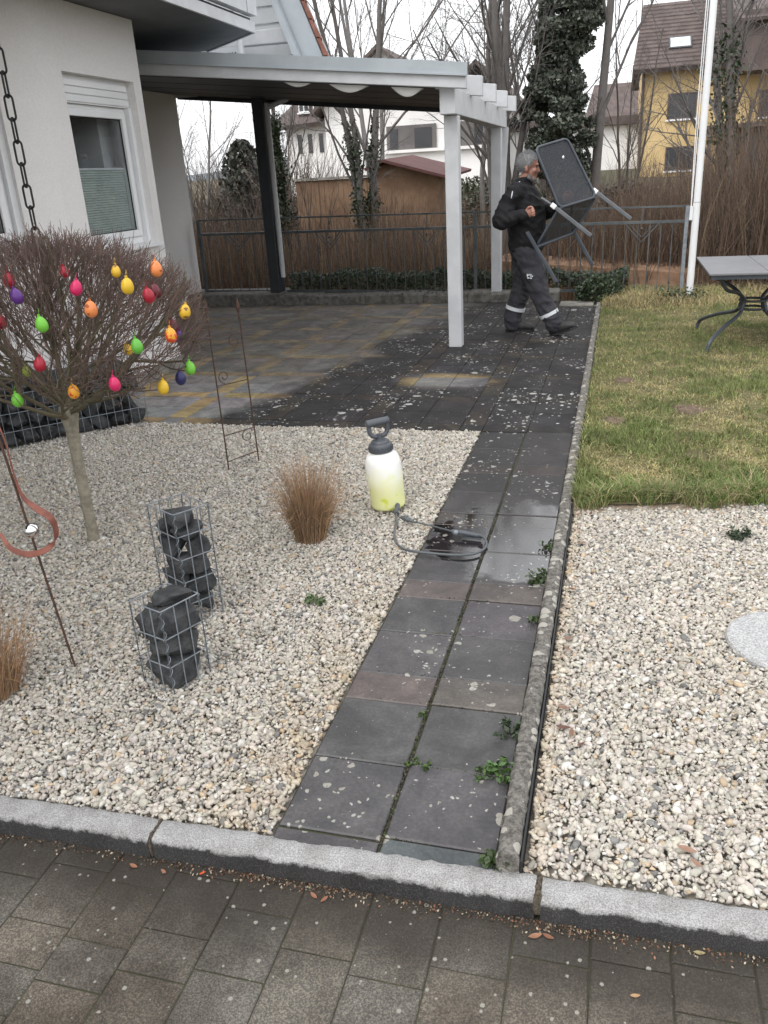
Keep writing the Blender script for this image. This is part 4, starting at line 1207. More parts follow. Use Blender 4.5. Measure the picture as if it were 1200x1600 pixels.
# clipped outer shell: short upright tips
for k in range(3000):
    th = r.uniform(0, 6.283); u_ = r.uniform(-.42, 1) if r.random() < .5 else r.uniform(.25, 1); s = math.sqrt(1 - u_ * u_); sc_r = r.uniform(.80, .99)
    p = Vector((CC.x + CR.x * s * math.cos(th) * sc_r, CC.y + CR.y * s * math.sin(th) * sc_r, CC.z + CR.z * u_ * sc_r * (1 if u_ > 0 else .86)))
    d = Vector((p.x - CC.x, p.y - CC.y, (p.z - .6) * .9)).normalized() + Vector((r.gauss(0, .38), r.gauss(0, .38), r.gauss(.25, .38)))
    L = r.uniform(.03, .085); f = r.uniform(.7, 1.3); q = p + d.normalized() * L
    p2 = p - d.normalized() * .05
    segs.append((tuple(p2), tuple(q), .0020, .0010, tuple(x * f for x in TIP)))
twigs('crown', segs, M['twig'], et, 3)
print('egg tree twigs', len(segs))

# eggs: pixel, depth, colours, label
def egg_mat(name, c1, c2=None, sc_=60, lo=.58, hi=.62):
    return pm(name, c1, c2 or c1, sc_, .38, lo=lo, hi=hi, detail=2)
EG = dict(lime=egg_mat('egg_lime', (.16, .50, .045)), green=egg_mat('egg_green', (.12, .42, .05)), yellow=egg_mat('egg_yellow', (.72, .46, .025)),
          orange=egg_mat('egg_orange', (.75, .24, .07), (.35, .09, .03), 40), amber=egg_mat('egg_amber', (.78, .36, .03), (.65, .07, .03), 26), pink=egg_mat('egg_pink', (.62, .02, .12)),
          crimson=egg_mat('egg_crimson', (.36, .012, .03), (.22, .01, .02), 40), purple=egg_mat('egg_purple', (.10, .025, .20)), navy=egg_mat('egg_navy', (.022, .022, .10)),
          maroon=egg_mat('egg_maroon', (.13, .012, .022)), olive=egg_mat('egg_olive', (.26, .33, .04)), limedark=egg_mat('egg_lime_marked', (.16, .50, .045), (.03, .06, .02), 45), yellowb=egg_mat('egg_yellow_marked', (.72, .44, .03), (.22, .11, .03), 40))
eggs = [(14, 439, 2.75, 'crimson', 'crimson egg half hidden by twigs above the purple egg'), (26, 463, 2.66, 'purple', 'violet purple egg at the left of the tree below a crimson egg'),
        (101, 425, 2.85, 'crimson', 'small crimson egg deep in twigs near the top of the tree'), (119, 450, 2.62, 'pink', 'deep pink egg high in the tree crossed by twigs'),
        (142, 483, 2.56, 'orange', 'peach orange egg in the middle of the tree'), (65, 507, 2.58, 'lime', 'lime green egg left of centre in the tree'),
        (1, 503, 2.75, 'crimson', 'red egg cut by the left edge of the picture'), (62, 569, 2.62, 'crimson', 'dark red egg low on the left of the tree above the gabion stones'),
        (41, 581, 2.95, 'olive', 'dull olive green egg hidden behind low twigs'), (27, 625, 2.68, 'lime', 'lime green egg hanging lowest on the left in front of gabion stones'),
        (115, 612, 2.75, 'amber', 'yellow egg blotched with red beside the tree trunk'), (179, 600, 2.76, 'pink', 'hot pink egg hanging low right of the trunk'),
        (214, 541, 2.74, 'green', 'plain green egg right of centre in the tree'), (199, 447, 2.66, 'yellow', 'bright yellow egg high on the right of the tree'),
        (181, 424, 2.85, 'yellowb', 'dull yellow egg behind twigs just above the bright yellow egg'), (244, 420, 2.95, 'orange', 'orange egg with dark blotches at the upper right rim of the tree'),
        (232, 462, 2.82, 'crimson', 'crimson egg on the right side beneath the orange blotched egg'), (242, 455, 3.0, 'maroon', 'dark maroon egg just behind a crimson egg'),
        (289, 487, 3.15, 'yellowb', 'yellow egg with brown marks at the far right rim of the tree'), (267, 524, 2.95, 'amber', 'orange yellow egg hanging before a maroon and a purple egg'),
        (270, 510, 3.12, 'maroon', 'maroon egg half behind the orange yellow egg at right'), (279, 525, 3.2, 'purple', 'small purple egg peeping out behind the orange yellow egg'),
        (255, 605, 3.05, 'yellow', 'plain yellow egg hanging lowest on the right of the tree'), (282, 591, 3.18, 'navy', 'dark navy blue egg low on the right of the tree'),
        (297, 575, 3.24, 'limedark', 'lime green egg with dark marks outermost at the lower right'), (200, 546, 2.9, 'yellowb', 'small yellow egg hidden behind the plain green egg')]
r = random.Random(9)
for (px, py, Y, c, lab) in eggs:
    if any(w_ in lab for w_ in ('behind', 'hidden', 'deep', 'peeping', 'crossed')): Y += .14
    p = py_(px, py, Y); k = 0.0222 if Y < 2.85 else .0235
    if 'small' in lab or 'dull' in lab: k *= .8
    e_ = MB(); pr = []
    for i in range(13):
        t = -math.pi / 2 + math.pi * i / 12; pr.append((max(k * math.cos(t) * (1 - .13 * math.sin(t)), .0012), k * 1.33 * math.sin(t)))
    rt = Matrix.Rotation(r.uniform(-.22, .22), 4, 'Y') @ Matrix.Rotation(r.uniform(-.15, .15), 4, 'X')
    e_.lathe(pr, 18, Matrix.Translation(p) @ rt)
    eo = e_.build('egg', EG[c], None, True, origin=p)
    tag(eo, lab, 'egg', 'coloured plastic eggs in the ball tree')
    top = p + (rt @ Vector((0, 0, k * 1.33)))
    h_ = MB(); h_.tube([top - Vector((0, 0, .002)), top + Vector((0, 0, .007))], .005, 8)
    h_.tube([top + Vector((0, 0, .006)), top + Vector((.003, 0, .016)), top + Vector((.0, .006, .026))], .0008, 4)
    h_.build('hanger', EG[c], eo)

# ------------------------------------------------------------------ gabions and their rocks
RK = 1.36


def rock(c, s, seed, label, group, cage=None):
    g = random.Random(seed); bm = bmesh.new()
    for i in range(20):
        p = Vector((g.gauss(0, 1), g.gauss(0, 1), g.gauss(0, 1))).normalized(); p = p / (abs(p.x) ** 5 + abs(p.y) ** 5 + abs(p.z) ** 5) ** .2 * g.uniform(.86, 1.0)
        bm.verts.new((p.x * s[0] * RK, p.y * s[1] * RK, p.z * s[2] * RK))
    bmesh.ops.convex_hull(bm, input=bm.verts)
    bmesh.ops.delete(bm, geom=[v for v in bm.verts if not v.link_faces], context='VERTS')
    bmesh.ops.subdivide_edges(bm, edges=bm.edges, cuts=2, use_grid_fill=True)
    for v in bm.verts:
        v.co += v.co.normalized() * (mnoise.noise(v.co * 22 + Vector((seed, 0, 0))) * .010 + mnoise.noise(v.co * 60 + Vector((seed, 3, 0))) * .003)
    rt = Matrix.Rotation(g.uniform(0, 6.28), 4, 'Z') @ Matrix.Rotation(g.gauss(0, .25), 4, 'X')
    bm.transform(Matrix.Translation(c) @ rt)
    if cage:   # the wire holds every stone in
        F_, L_, R_, zt = cage; det = L_[0] * R_[1] - L_[1] * R_[0]
        for v in bm.verts:
            dx, dy = v.co.x - F_[0], v.co.y - F_[1]
            a = (dx * R_[1] - dy * R_[0]) / det; b = (L_[0] * dy - L_[1] * dx) / det
            a, b = min(max(a, .025), .975), min(max(b, .025), .975)
            v.co.x = F_[0] + L_[0] * a + R_[0] * b; v.co.y = F_[1] + L_[1] * a + R_[1] * b; v.co.z = min(max(v.co.z, .004), zt)
    me = bpy.data.meshes.new('rock'); bm.to_mesh(me); bm.free()
    o = link_mesh('rock', me, M['basalt'], None, False, Vector(c)); tag(o, label, 'rock', group)
    return o


def gabion(name, F0, L, Rv, z1, nx, nz, label, levels, wire=.0024):
    """cage from front corner F0 with edge vectors L (left) and Rv (right)"""
    F0, L, Rv = Vector((*F0, 0)), Vector((*L, 0)), Vector((*Rv, 0)); B = F0 + L + Rv
    ro = empty(name, tuple(F0 + (L + Rv) / 2), label, 'gabion', None)
    Z = lambda p, z: Vector((p.x, p.y, z)); z0 = 0.0
    for a, b in ((F0, F0 + L), (F0, F0 + Rv), (F0 + L, B), (F0 + Rv, B)):
        m_ = MB()
        for k in range(nx + 1):
            p = a.lerp(b, k / nx); m_.tube([Z(p, z0), Z(p, z1)], wire, 5)
        for k in range(nz + 1):
            z = z0 + (z1 - z0) * k / nz; m_.tube([Z(a, z), Z(b, z)], wire, 5)
        m_.build('wire_panel', M['galv'], ro)
    m_ = MB()
    for p in (F0, F0 + L, F0 + Rv, B):
        n_ = int((z1 - z0) / .007); m_.tube([Z(p, z0 + (z1 - z0) * i / n_) + Vector((math.cos(i * .95) * .007, math.sin(i * .95) * .007, 0)) for i in range(n_ + 1)], .0013, 4)
    m_.build('corner_spiral', M['galv'], ro)
    m_ = MB()
    for k in range(1, nx):
        a = F0.lerp(F0 + L, k / nx); m_.tube([Z(a, .006), Z(a + Rv, .006)], wire, 4)
    m_.build('wire_floor', M['galv'], ro)
    return ro


G1F, G1L, G1R = (-1.393, 2.082), (-.146, .051), (.064, .146)
gabion('gabion', G1F, G1L, G1R, .325, 3, 3, 'small square wire gabion in front with four dark rocks in it', None)
def gpos(F_, L_, R_, a, b, z): return (F_[0] + L_[0] * a + R_[0] * b, F_[1] + L_[1] * a + R_[1] * b, z)
RK = 1.17
for i, (a, b, z, s) in enumerate(((.5, .5, .055, (.080, .068, .056)), (.42, .55, .150, (.076, .064, .046)), (.22, .62, .245, (.058, .060, .050)), (.72, .35, .240, (.060, .056, .050)), (.5, .75, .318, (.066, .040, .032)))):
    rock(gpos(G1F, G1L, G1R, a, b, z), s, 50 + i, 'dark basalt rock piled in the small front gabion', 'rocks in the small front gabion', (G1F, G1L, G1R, .335))
G2F, G2L, G2R = (-1.5586, 2.5216), (-.160, .088), (.083, .122)
gabion('gabion', G2F, G2L, G2R, .48, 3, 5, 'tall narrow wire gabion column standing behind the small one', None)
for i, (a, b, z, s) in enumerate(((.5, .55, .055, (.082, .07, .056)), (.3, .72, .145, (.066, .056, .048)), (.70, .30, .160, (.056, .05, .05)), (.45, .5, .235, (.076, .062, .040)), (.2, .75, .305, (.054, .048, .036)), (.68, .3, .310, (.054, .048, .046)), (.35, .6, .372, (.066, .056, .034)), (.78, .4, .385, (.042, .042, .038)), (.45, .5, .432, (.084, .056, .034)))):
    rock(gpos(G2F, G2L, G2R, a, b, z), s, 80 + i, 'dark basalt rock stacked in the tall gabion column', 'rocks in the tall gabion column', (G2F, G2L, G2R, .47))
# long gabion wall at the back left
gd = Vector((GWD[0], GWD[1], 0)); gn = Vector((GWN[0], GWN[1], 0)); g0 = Vector((GW0[0], GW0[1], 0))
gw = empty('gabion_wall', tuple(g0 + gd * 1.0 + gn * .15), 'long wire gabion filled with black stones behind the ball tree', 'gabion wall')
GL, GH, GT = 2.3, .50, .34
def gpt(a, t, z): p = g0 + gd * a + gn * t; return Vector((p.x, p.y, z))
m_ = MB()
for k in range(int(GL / .058) + 1): m_.tube([gpt(k * .058, 0, 0), gpt(k * .058, 0, GH)], .0019, 4)
for z in (0.005, .125, .25, .375, GH): m_.tube([gpt(0, 0, z), gpt(GL, 0, z)], .0022, 4)
m_.build('wire_panel', M['galv'], gw)
m_ = MB()
for k in range(7): m_.tube([gpt(0, GT * k / 6, 0), gpt(0, GT * k / 6, GH)], .0019, 4)
for z in (0.005, .125, .25, .375, GH): m_.tube([gpt(0, 0, z), gpt(0, GT, z)], .0022, 4)
m_.build('wire_panel', M['galv'], gw)
m_ = MB()
for k in range(7): m_.tube([gpt(0, GT * k / 6, GH), gpt(GL, GT * k / 6, GH)], .0019, 4)
for k in range(20): m_.tube([gpt(k * .12, 0, GH + .003), gpt(k * .12, GT, GH + .003)], .0019, 4)
m_.build('wire_lid', M['galv'], gw)
RK = 1.0; r = random.Random(77); n_ = 0
for lay in range(4):
    a = .07 + (lay % 2) * .05
    while a < 2.2:
        s = r.uniform(.062, .085)
        for t in (.085, .24):
            rock(gpt(a + r.uniform(-.015, .015), t + r.uniform(-.01, .02), .062 + lay * .118 + r.uniform(-.008, .008)), (s, s * r.uniform(.75, .95), r.uniform(.055, .066)), 200 + n_, 'black basalt stone inside the long gabion wall', 'stones in the long gabion wall'); n_ += 1
            if a < 0.3: continue
            break
        a += s * 1.65
# backing stones that only show between the front ones
m_ = MB(); m_.hexa([gpt(.06, .17, .02), gpt(GL, .17, .02), gpt(GL, .30, .02), gpt(.06, .30, .02), gpt(.06, .17, .44), gpt(GL, .17, .44), gpt(GL, .30, .44), gpt(.06, .30, .44)])
m_.build('inner_fill', M['basalt'], gw)

# ------------------------------------------------------------------ garden ornament: rod, band and polished ball
rodA, rodB = Vector((-1.845, 2.173, -.05)), Vector((-1.95, 2.173, 0.95)); rd = (rodB - rodA).normalized()
orn = empty('garden_ornament', (-1.845, 2.173, 0), 'rusty rod ornament with a copper coloured loop and polished ball', 'garden ornament')
m_ = MB(); m_.tube([rodA, rodB], .0042, 8); m_.build('rod', M['rust'], orn, True)
ballc = py_(49, 829, 2.173)
m_ = MB(); m_.ell(ballc, .0275, 28, 18); m_.build('ball', M['chrome'], orn, True)
pl = [(-14, 640), (8, 690), (22, 742), (36, 776), (58, 795), (78, 808), (87, 826), (85, 846), (68, 861), (42, 866), (16, 856), (0, 833)]
dep = [0, 0, 0, .0, .012, .024, .03, .012, -.02, -.035, -.03, -.01]
cl = curve([py_(x, y, 2.173 + d * 1.0) for (x, y), d in zip(pl, dep)], 7); n_ = len(cl)
m_ = MB(); vs = []
for i, p in enumerate(cl):
    t = i / (n_ - 1); wd = .003 + .0095 * min(1, max(0, (t - .18) / .2)) * min(1, max(.15, (1.08 - t) / .3))
    d = (cl[min(i + 1, n_ - 1)] - cl[max(i - 1, 0)]).normalized(); nn = Vector((0, .82, .57)); nn = (nn - d * nn.dot(d)).normalized(); bb = d.cross(nn).normalized() * .0012
    vs += [p - nn * wd - bb, p + nn * wd - bb, p + nn * wd + bb, p - nn * wd + bb]
m_._add(vs, [(4 * i + j, 4 * i + (j + 1) % 4, 4 * i + 4 + (j + 1) % 4, 4 * i + 4 + j) for i in range(n_ - 1) for j in range(4)])
m_.build('loop_band', M['copper'], orn, True)

# ------------------------------------------------------------------ trellis of two rods with scrolls
tr = empty('plant_trellis', (-2.15, 4.38, 0), 'slender dark iron plant trellis with scrolls at the terrace edge', 'trellis')
ta, tb = gp(358, 735), gp(405, 722)
la = Vector((-.012, 0, .985)); lb = Vector((-.02, 0, .96))
for p, l_ in ((ta, la), (tb, lb)):
    m_ = MB(); m_.tube([p - Vector((0, 0, .06)), p + l_], .0045, 8); m_.build('rod', M['rust'], tr, True)
    f_ = MB(); f_.lathe([(.004, -.09), (.008, -.07), (.004, -.05), (.006, -.045), (.014, -.01), (.002, .045)], 8, Matrix.Translation(p + l_)); f_.build('finial', M['rust'], tr)
def trp(s, z): return ta.lerp(tb, s) + la.lerp(lb, s) * (z / .97)
def scroll(cx, cz, rr, turns, a0, sgn):
    return [trp(cx + sgn * (rr * (1 - .75 * i / 24)) * math.cos(a0 + turns * 6.283 * i / 24) / .21, cz + rr * (1 - .75 * i / 24) * math.sin(a0 + turns * 6.283 * i / 24)) for i in range(25)]
m_ = MB()
for z, sg in ((.80, 1), (.52, -1), (.22, 1), (-.0, 1)):
    if z < .1: m_.tube([trp(0, .055), trp(1, .075)], .003, 6); continue
    m_.tube([trp(0, z - .005), trp(1, z + .01)], .003, 6)
    m_.tube(scroll(.74 if sg > 0 else .26, z - .035 if sg > 0 else z + .045, .04, 1.25, 1.57 if sg > 0 else -1.57, sg), .0026, 6)
m_.build('scrollwork', M['rust'], tr, True)

# ------------------------------------------------------------------ rain chain at the left
ch = empty('rain_chain', (-3.98, 5.27, 0), 'black rain chain hanging in front of the house wall', 'rain chain')
lk = MB(); hL, hw, rr = .078, .026, .0075
pts = []
for i in range(10): t = math.pi * i / 9; pts.append((hw * math.cos(t), 0, hL - hw + hw * math.sin(t)))
for i in range(10): t = math.pi + math.pi * i / 9; pts.append((hw * math.cos(t), 0, -hL + hw + hw * math.sin(t)))
lk.tube(pts, rr, 8, closed=True); lme = lk.mesh('link'); lme.materials.append(M['black_iron']); lme.polygons.foreach_set('use_smooth', np.ones(len(lme.polygons), bool))
z = 2.86; k = 0
while z > .55:
    o = bpy.data.objects.new('link', lme); COL.objects.link(o); o.parent = ch; o.location = (0, 0, z); o.rotation_euler = (0, 0, R(20) if k % 2 else R(105)); z -= .1395; k += 1

# ------------------------------------------------------------------ pump sprayer
spb = Vector((-1.09, 3.84, 0.008)); sm = Matrix.Translation(spb) @ Matrix.Rotation(R(-4.5), 4, 'Y') @ Matrix.Rotation(R(35), 4, 'Z')
sp = empty('pump_sprayer', tuple(spb), 'white pump sprayer bottle with yellowish liquid standing on gravel beside the path', 'sprayer')
def Z3(p): return sm @ Vector(p)
m_ = MB(); m_.lathe([(.004, .012), (.05, .004), (.072, .0), (.084, .006), (.090, .02), (.089, .03), (.091, .036), (.0905, .10), (.092, .104), (.0925, .13), (.0935, .134), (.094, .17), (.0935, .215), (.092, .24), (.089, .262), (.083, .278), (.073, .292), (.062, .30), (.05, .303), (.03, .304)], 36, sm)
m_.build('bottle', M['bottle'], sp, True)
m_ = MB(); m_.lathe([(.03, .3045), (.056, .3045), (.060, .308), (.060, .342), (.056, .348), (.046, .350), (.045, .360), (.040, .364), (.026, .366), (.02, .370)], 28, sm); o = m_.build('collar', M['dark_plastic'], sp, True)
m_ = MB()
for k in range(22):
    t = 6.283 * k / 22; c, s_ = math.cos(t), math.sin(t); m_.tube([Z3((.0612 * c, .0612 * s_, .309)), Z3((.0612 * c, .0612 * s_, .334))], .0032, 5)
m_.build('grip_rib', M['dark_plastic'], o)
m_ = MB()
m_.tube([Z3((0, 0, .37)), Z3((0, 0, .395))], .016, 14)
m_.tube(curve([Z3((.0, -.0, .385)), Z3((.030, 0, .388)), Z3((.046, 0, .405)), Z3((.049, 0, .43)), Z3((.047, 0, .455))], 5),   .0115, 10)
m_.tube(curve([Z3((.0, -.0, .385)), Z3((-.030, 0, .388)), Z3((-.046, 0, .405)), Z3((-.049, 0, .43)), Z3((-.047, 0, .455))], 5), .0115, 10)
m_.tube([Z3((-.062, 0, .458)), Z3((-.058, 0, .458)), Z3((.058, 0, .458)), Z3((.062, 0, .458))], [.014, .0195, .0195, .014], 16)
m_.build('pump_handle', M['dark_plastic'], sp, True)
m_ = MB(); m_.tube([Z3((.02, -.088, .03)), gp(619, 800, .03)], [.013, .010], 10); m_.tube([gp(617, 798, .03), gp(620, 803, .028)], .013, 10); m_.build('outlet', M['dark_plastic'], sp, True)
hz = .014
hp = [gp(619, 800, .03), gp(619, 815, .022), gp(616, 833, hz), gp(621, 850, hz), gp(640, 860, hz), (gp(690, 866, hz)), gp(728, 867, hz), gp(750, 862, hz), gp(760, 852, hz), gp(757, 841, hz + .012), gp(748, 836, hz + .015)]
m_ = MB(); m_.tube(curve(hp, 8), .0058, 10); m_.build('hose', M['hose'], sp, True)
wand = [gp(754, 838, .022), gp(722, 832, .03), gp(706, 830, .03), gp(668, 820, .026), gp(646, 815, .028), gp(627, 808, .034)]
m_ = MB(); m_.tube([wand[0], wand[0].lerp(wand[1], .5), wand[1], wand[2]], [.009, .0105, .012, .009], 12); m_.tube([wand[0].lerp(wand[1], .4) - Vector((0, 0, .012)), wand[1] - Vector((0, 0, .02)), gp(752, 842, .008)], .005, 8); m_.build('trigger_handle', M['dark_plastic'], sp, True)
m_ = MB(); m_.tube([wand[2], wand[3], wand[4]], .0042, 8); m_.build('lance', M['hose'], sp, True)
m_ = MB(); m_.tube([wand[4], wand[4].lerp(wand[5], .3), wand[4].lerp(wand[5], .35), wand[4].lerp(wand[5], .8), wand[5]], [.006, .010, .013, .013, .008], 12); m_.build('nozzle', M['hose'], sp, True)
m_ = MB(); m_.ell(gp(712, 832, .03), (.014, .014, .012)); m_.build('valve', M['galv'], sp, True)

# ------------------------------------------------------------------ garden table
tb_ = empty('garden_table', (1.25, 8.08, .04), 'dark garden table with grey folding top and curved metal legs on the lawn', 'table')
TX0, TX1, TY0, TY1, TZ = .74, 1.86, 7.44, 8.74, .72
m_ = MB(); m_.box(TX0, 1.20, TY0, TY1, TZ - .022, TZ); m_.box(1.204, TX1, TY0, TY1, TZ - .022, TZ); o = m_.build('table_top', M['table_top'], tb_); bevel_obj(o, .006)
m_ = MB(); m_.box(TX0 + .02, TX1 - .02, TY0 + .02, TY0 + .05, TZ - .055, TZ - .0225); m_.box(TX0 + .02, TX1 - .02, TY1 - .05, TY1 - .02, TZ - .055, TZ - .0225); m_.box(TX0 + .02, TX0 + .05, TY0 + .05, TY1 - .05, TZ - .055, TZ - .0225); m_.box(TX1 - .05, TX1 - .02, TY0 + .05, TY1 - .05, TZ - .055, TZ - .0225); m_.build('table_frame', M['chair_frame'], tb_)
hub = Vector((1.19, 8.06, .375))
m_ = MB()
for dz in (-.035, .035): m_.tube([hub + Vector((.115 * math.cos(t * .3927), .115 * math.sin(t * .3927), dz)) for t in range(16)], .011, 8, closed=True)
m_.build('hub_ring', M['chair_frame'], tb_, True)
for sx, sy in ((-1, -1), (-1, 1), (1, -1), (1, 1)):
    foot = Vector((hub.x + sx * (.395 if sx < 0 else .40), hub.y + sy * (.45 if sy < 0 else .66), .045)); topp = Vector((hub.x + sx * .36, hub.y + sy * .56, TZ - .04))
    inn = hub + Vector((sx * .09, sy * .075, -.045)); inn2 = hub + Vector((sx * .085, sy * .075, .05))
    m_ = MB(); m_.tube(curve([foot, foot + Vector((-sx * .03, -sy * .03, .085)), foot.lerp(inn, .5) + Vector((0, 0, .04)), inn + Vector((sx * .03, sy * .03, -.03)), inn + Vector((0, 0, .045)), inn2, inn2 + Vector((sx * .07, sy * .09, .07)), topp + Vector((-sx * .08, -sy * .12, -.12)), topp], 6), .0165, 10)
    m_.build('leg', M['chair_frame'], tb_, True)

# ------------------------------------------------------------------ round granite disc, plants, small things
m_ = MB(); n_ = 40; dc = Vector((.645, 2.74, 0)); m_.lathe([(.19, -.02), (.20, -.01), (.203, .03), (.199, .040), (.19, .044), (.001, .044)], 48, Matrix.Translation(dc)); tag(m_.build('stepping_stone', M['granite_plain'], None, False, origin=dc), 'round speckled granite stepping stone in the right gravel', 'stepping stone')


def tuft(name, loc, n, H, rad, col, label, cat, seed, spread=.35, group=None):
    g = np.random.default_rng(seed); ro = empty(name, loc, label, cat, group)
    a = g.uniform(0, 6.283, n); rr_ = rad * np.sqrt(g.random(n)); base = np.stack([loc[0] + rr_ * np.cos(a), loc[1] + rr_ * np.sin(a), np.full(n, loc[2] - .01)], 1)
    h = H * g.uniform(.35, 1.0, n); P, Q, r0, r1, C = [], [], [], [], []
    for i in range(n):
        d = Vector((math.cos(a[i]) * rr_[i] / rad * spread + g.normal(0, .12), math.sin(a[i]) * rr_[i] / rad * spread + g.normal(0, .12), 1)).normalized()
        p = Vector(base[i]); c = np.array(col) * g.uniform(.55, 1.4) * g.uniform(.93, 1.07, 3); bend = g.uniform(.0, .75)
        for k in range(5):
            q = p + d * h[i] / 5
            P.append(p[:]); Q.append(q[:]); w0 = .0016 * (1 - k / 6.5); r0.append(w0); r1.append(w0 * .8); C.append(c)
            p = q; d = (d + Vector((math.cos(a[i]), math.sin(a[i]), -.5)) * bend * .22 * k / 2 + Vector(g.normal(0, .04, 3))).normalized()
    for i in range(n // 4):
        a_ = g.uniform(0, 6.283); d = Vector((math.cos(a_) * .26, math.sin(a_) * .26, 1)).normalized(); L_ = H * g.uniform(.25, .9); p = Vector((loc[0] + math.cos(a_) * rad * .9 * g.random(), loc[1] + math.sin(a_) * rad * .9 * g.random(), loc[2])); c = np.array(col) * g.uniform(.8, 1.5)
        for k in range(6):
            q = p + d * L_ / 6; P.append(p[:]); Q.append(q[:]); w0 = .0021 * (1 - k / 7); r0.append(w0); r1.append(w0 * .8); C.append(c); p = q
            d = (d + Vector((math.cos(a_) * .22, math.sin(a_) * .22, -.26)) * k * .45 + Vector(g.normal(0, .1, 3))).normalized()
    V_, F_ = seg_mesh(P, Q, r0, r1, 3); np_obj('blades', V_, F_, M['blade'], ro, False, np.repeat(np.array(C), 6, axis=0))
    # feathery dry flower heads
    return ro


STRAW = (.37, .235, .135)
tuft('ornamental_grass', (-1.365, 3.40, 0), 900, .44, .075, STRAW, 'dry brown ornamental grass tuft in the middle of the gravel', 'grass tuft', 3, .11)
tuft('ornamental_grass', (-2.06, 1.98, 0), 420, .36, .10, STRAW, 'dry brown grass tuft cut by the left edge of the picture', 'grass tuft', 4, .35)


def weed(loc, n, H, rad, label, seed, col=(.055, .085, .030), size=.011):
    g = np.random.default_rng(seed); ro = empty('weed', loc, label, 'weed', 'weeds in the joints and gravel')
    P, Q, lp = [], [], []
    for i in range(n):
        a = g.uniform(0, 6.283); d = Vector((math.cos(a), math.sin(a), g.uniform(.3, 1.4))).normalized(); L = H * g.uniform(.5, 1.1)
        p = Vector(loc) + Vector((math.cos(a), math.sin(a), 0)) * rad * g.random()
        for k in range(4):
            q = p + d * L / 4 ; P.append(p[:]); Q.append(q[:]); p = q; d = (d + Vector((0, 0, -.18))).normalized()
            for _ in range(3): lp.append((p + Vector(g.normal(0, size * .6, 3)))[:])
    V_, F_ = seg_mesh(P, Q, np.full(len(P), .0012), np.full(len(P), .0009), 3); np_obj('stem', V_, F_, M['twig'], ro, False, np.full((len(V_), 3), .05))
    lp = np.array(lp); lp[:, 2] = np.maximum(lp[:, 2], loc[2] + .003)
    leaves('foliage', lp, size, vary(col, len(lp), .35, seed), M['leaf'], ro, seed=seed, flat=.6)


weed((-.228, 3.46, .0), 8, .05, .02, 'small green weed by the edging at the wet slabs', 1)
weed((-.232, 3.13, .0), 12, .065, .03, 'bushier green weed beside the edging below the wet slabs', 2)
weed((-.228, 2.80, .0), 7, .045, .015, 'small dark weed at the lichen spotted edging stone', 3)
weed((-.235, 2.08, .0), 9, .06, .02, 'trailing dark weed leaning from the edging over the slab', 4, (.04, .06, .03))
weed((-.232, 1.90, .0), 14, .06, .03, 'bright green weed clump at the edging near the slab joint', 5, (.06, .115, .03))
weed((-.222, 1.575, .0), 6, .035, .012, 'tiny green weed in the corner of edging and granite kerb', 6)
weed((-1.127, 2.80, .004), 9, .045, .025, 'low pale green seedling in the middle of the left gravel', 7, (.09, .13, .05))
weed((.596, 3.64, .03), 14, .035, .03, 'dark green cushion plant in the right gravel near the lawn', 8, (.028, .045, .022))
for i, (x, y) in enumerate(((-.518, 2.13), (-.517, 1.90), (-.30, 1.893), (-.47, 1.893))):
    weed((x, y, -.004), 4, .018, .02, 'flat moss sprig in the joints between the front path slabs', 20 + i, (.06, .10, .025), .007)


def fallen_leaf(loc, s, col, label, seed, group='dead leaves lying about'):
    g = random.Random(seed); m_ = MB(); n = 7; a = g.uniform(0, 6.28); ca, sa = math.cos(a), math.sin(a); vs = []
    m_.cur = col
    for i in range(n + 1):
        t = i / n; x = (t - .5) * 2 * s; w_ = s * .42 * math.sin(math.pi * min(t * .96 + .02, 1)) ** .8; zz = .003 + s * .22 * (2 * t - 1) ** 2
        for sg in (-1, 0, 1): yy_ = sg * w_; vs.append((loc[0] + x * ca - yy_ * sa, loc[1] + x * sa + yy_ * ca, loc[2] + zz + abs(sg) * w_ * .35))
    m_._add(vs, [(3 * i + j, 3 * i + 1 + j, 3 * i + 4 + j, 3 * i + 3 + j) for i in range(n) for j in range(2)])
    tag(m_.build('dead_leaf', M['dead_leaf'], None, True, origin=loc), label, 'leaf', group)


BR = (.20, .095, .055)
fallen_leaf((-.975, 1.437, PZ), .009, (.75, .11, .03), 'bright orange leaf scrap on the pavement below the kerb', 1)
for i, (x, y, z, s, c) in enumerate(((-.105, 1.43, PZ, .017, (.30, .15, .09)), (-.075, 1.435, PZ, .014, (.22, .10, .06)))): fallen_leaf((x, y, z), s, c, 'brown leaf on the pavement at the kerb joint', 10 + i)
for i, (x, y, s) in enumerate(((-.66, 1.43, .013), (-.63, 1.425, .012), (-1.17, 1.42, .014), (-1.08, 1.42, .011))): fallen_leaf((x, y, PZ), s, (.26, .12, .07), 'small brown leaf washed against the granite kerb', 20 + i)
fallen_leaf((.12, 1.325, PZ), .011, (.34, .21, .11), 'pale tan leaf lying alone on the front pavement', 30)
fallen_leaf((.262, 1.465, PZ), .013, (.30, .25, .13), 'yellowish curled leaf below the right kerb stone', 31)
for i, (x, y, s) in enumerate(((.24, 1.67, .024), (.26, 1.63, .017))): fallen_leaf((x, y, .038), s, (.28, .17, .12), 'large brown leaf in the right gravel above the kerb', 40 + i)
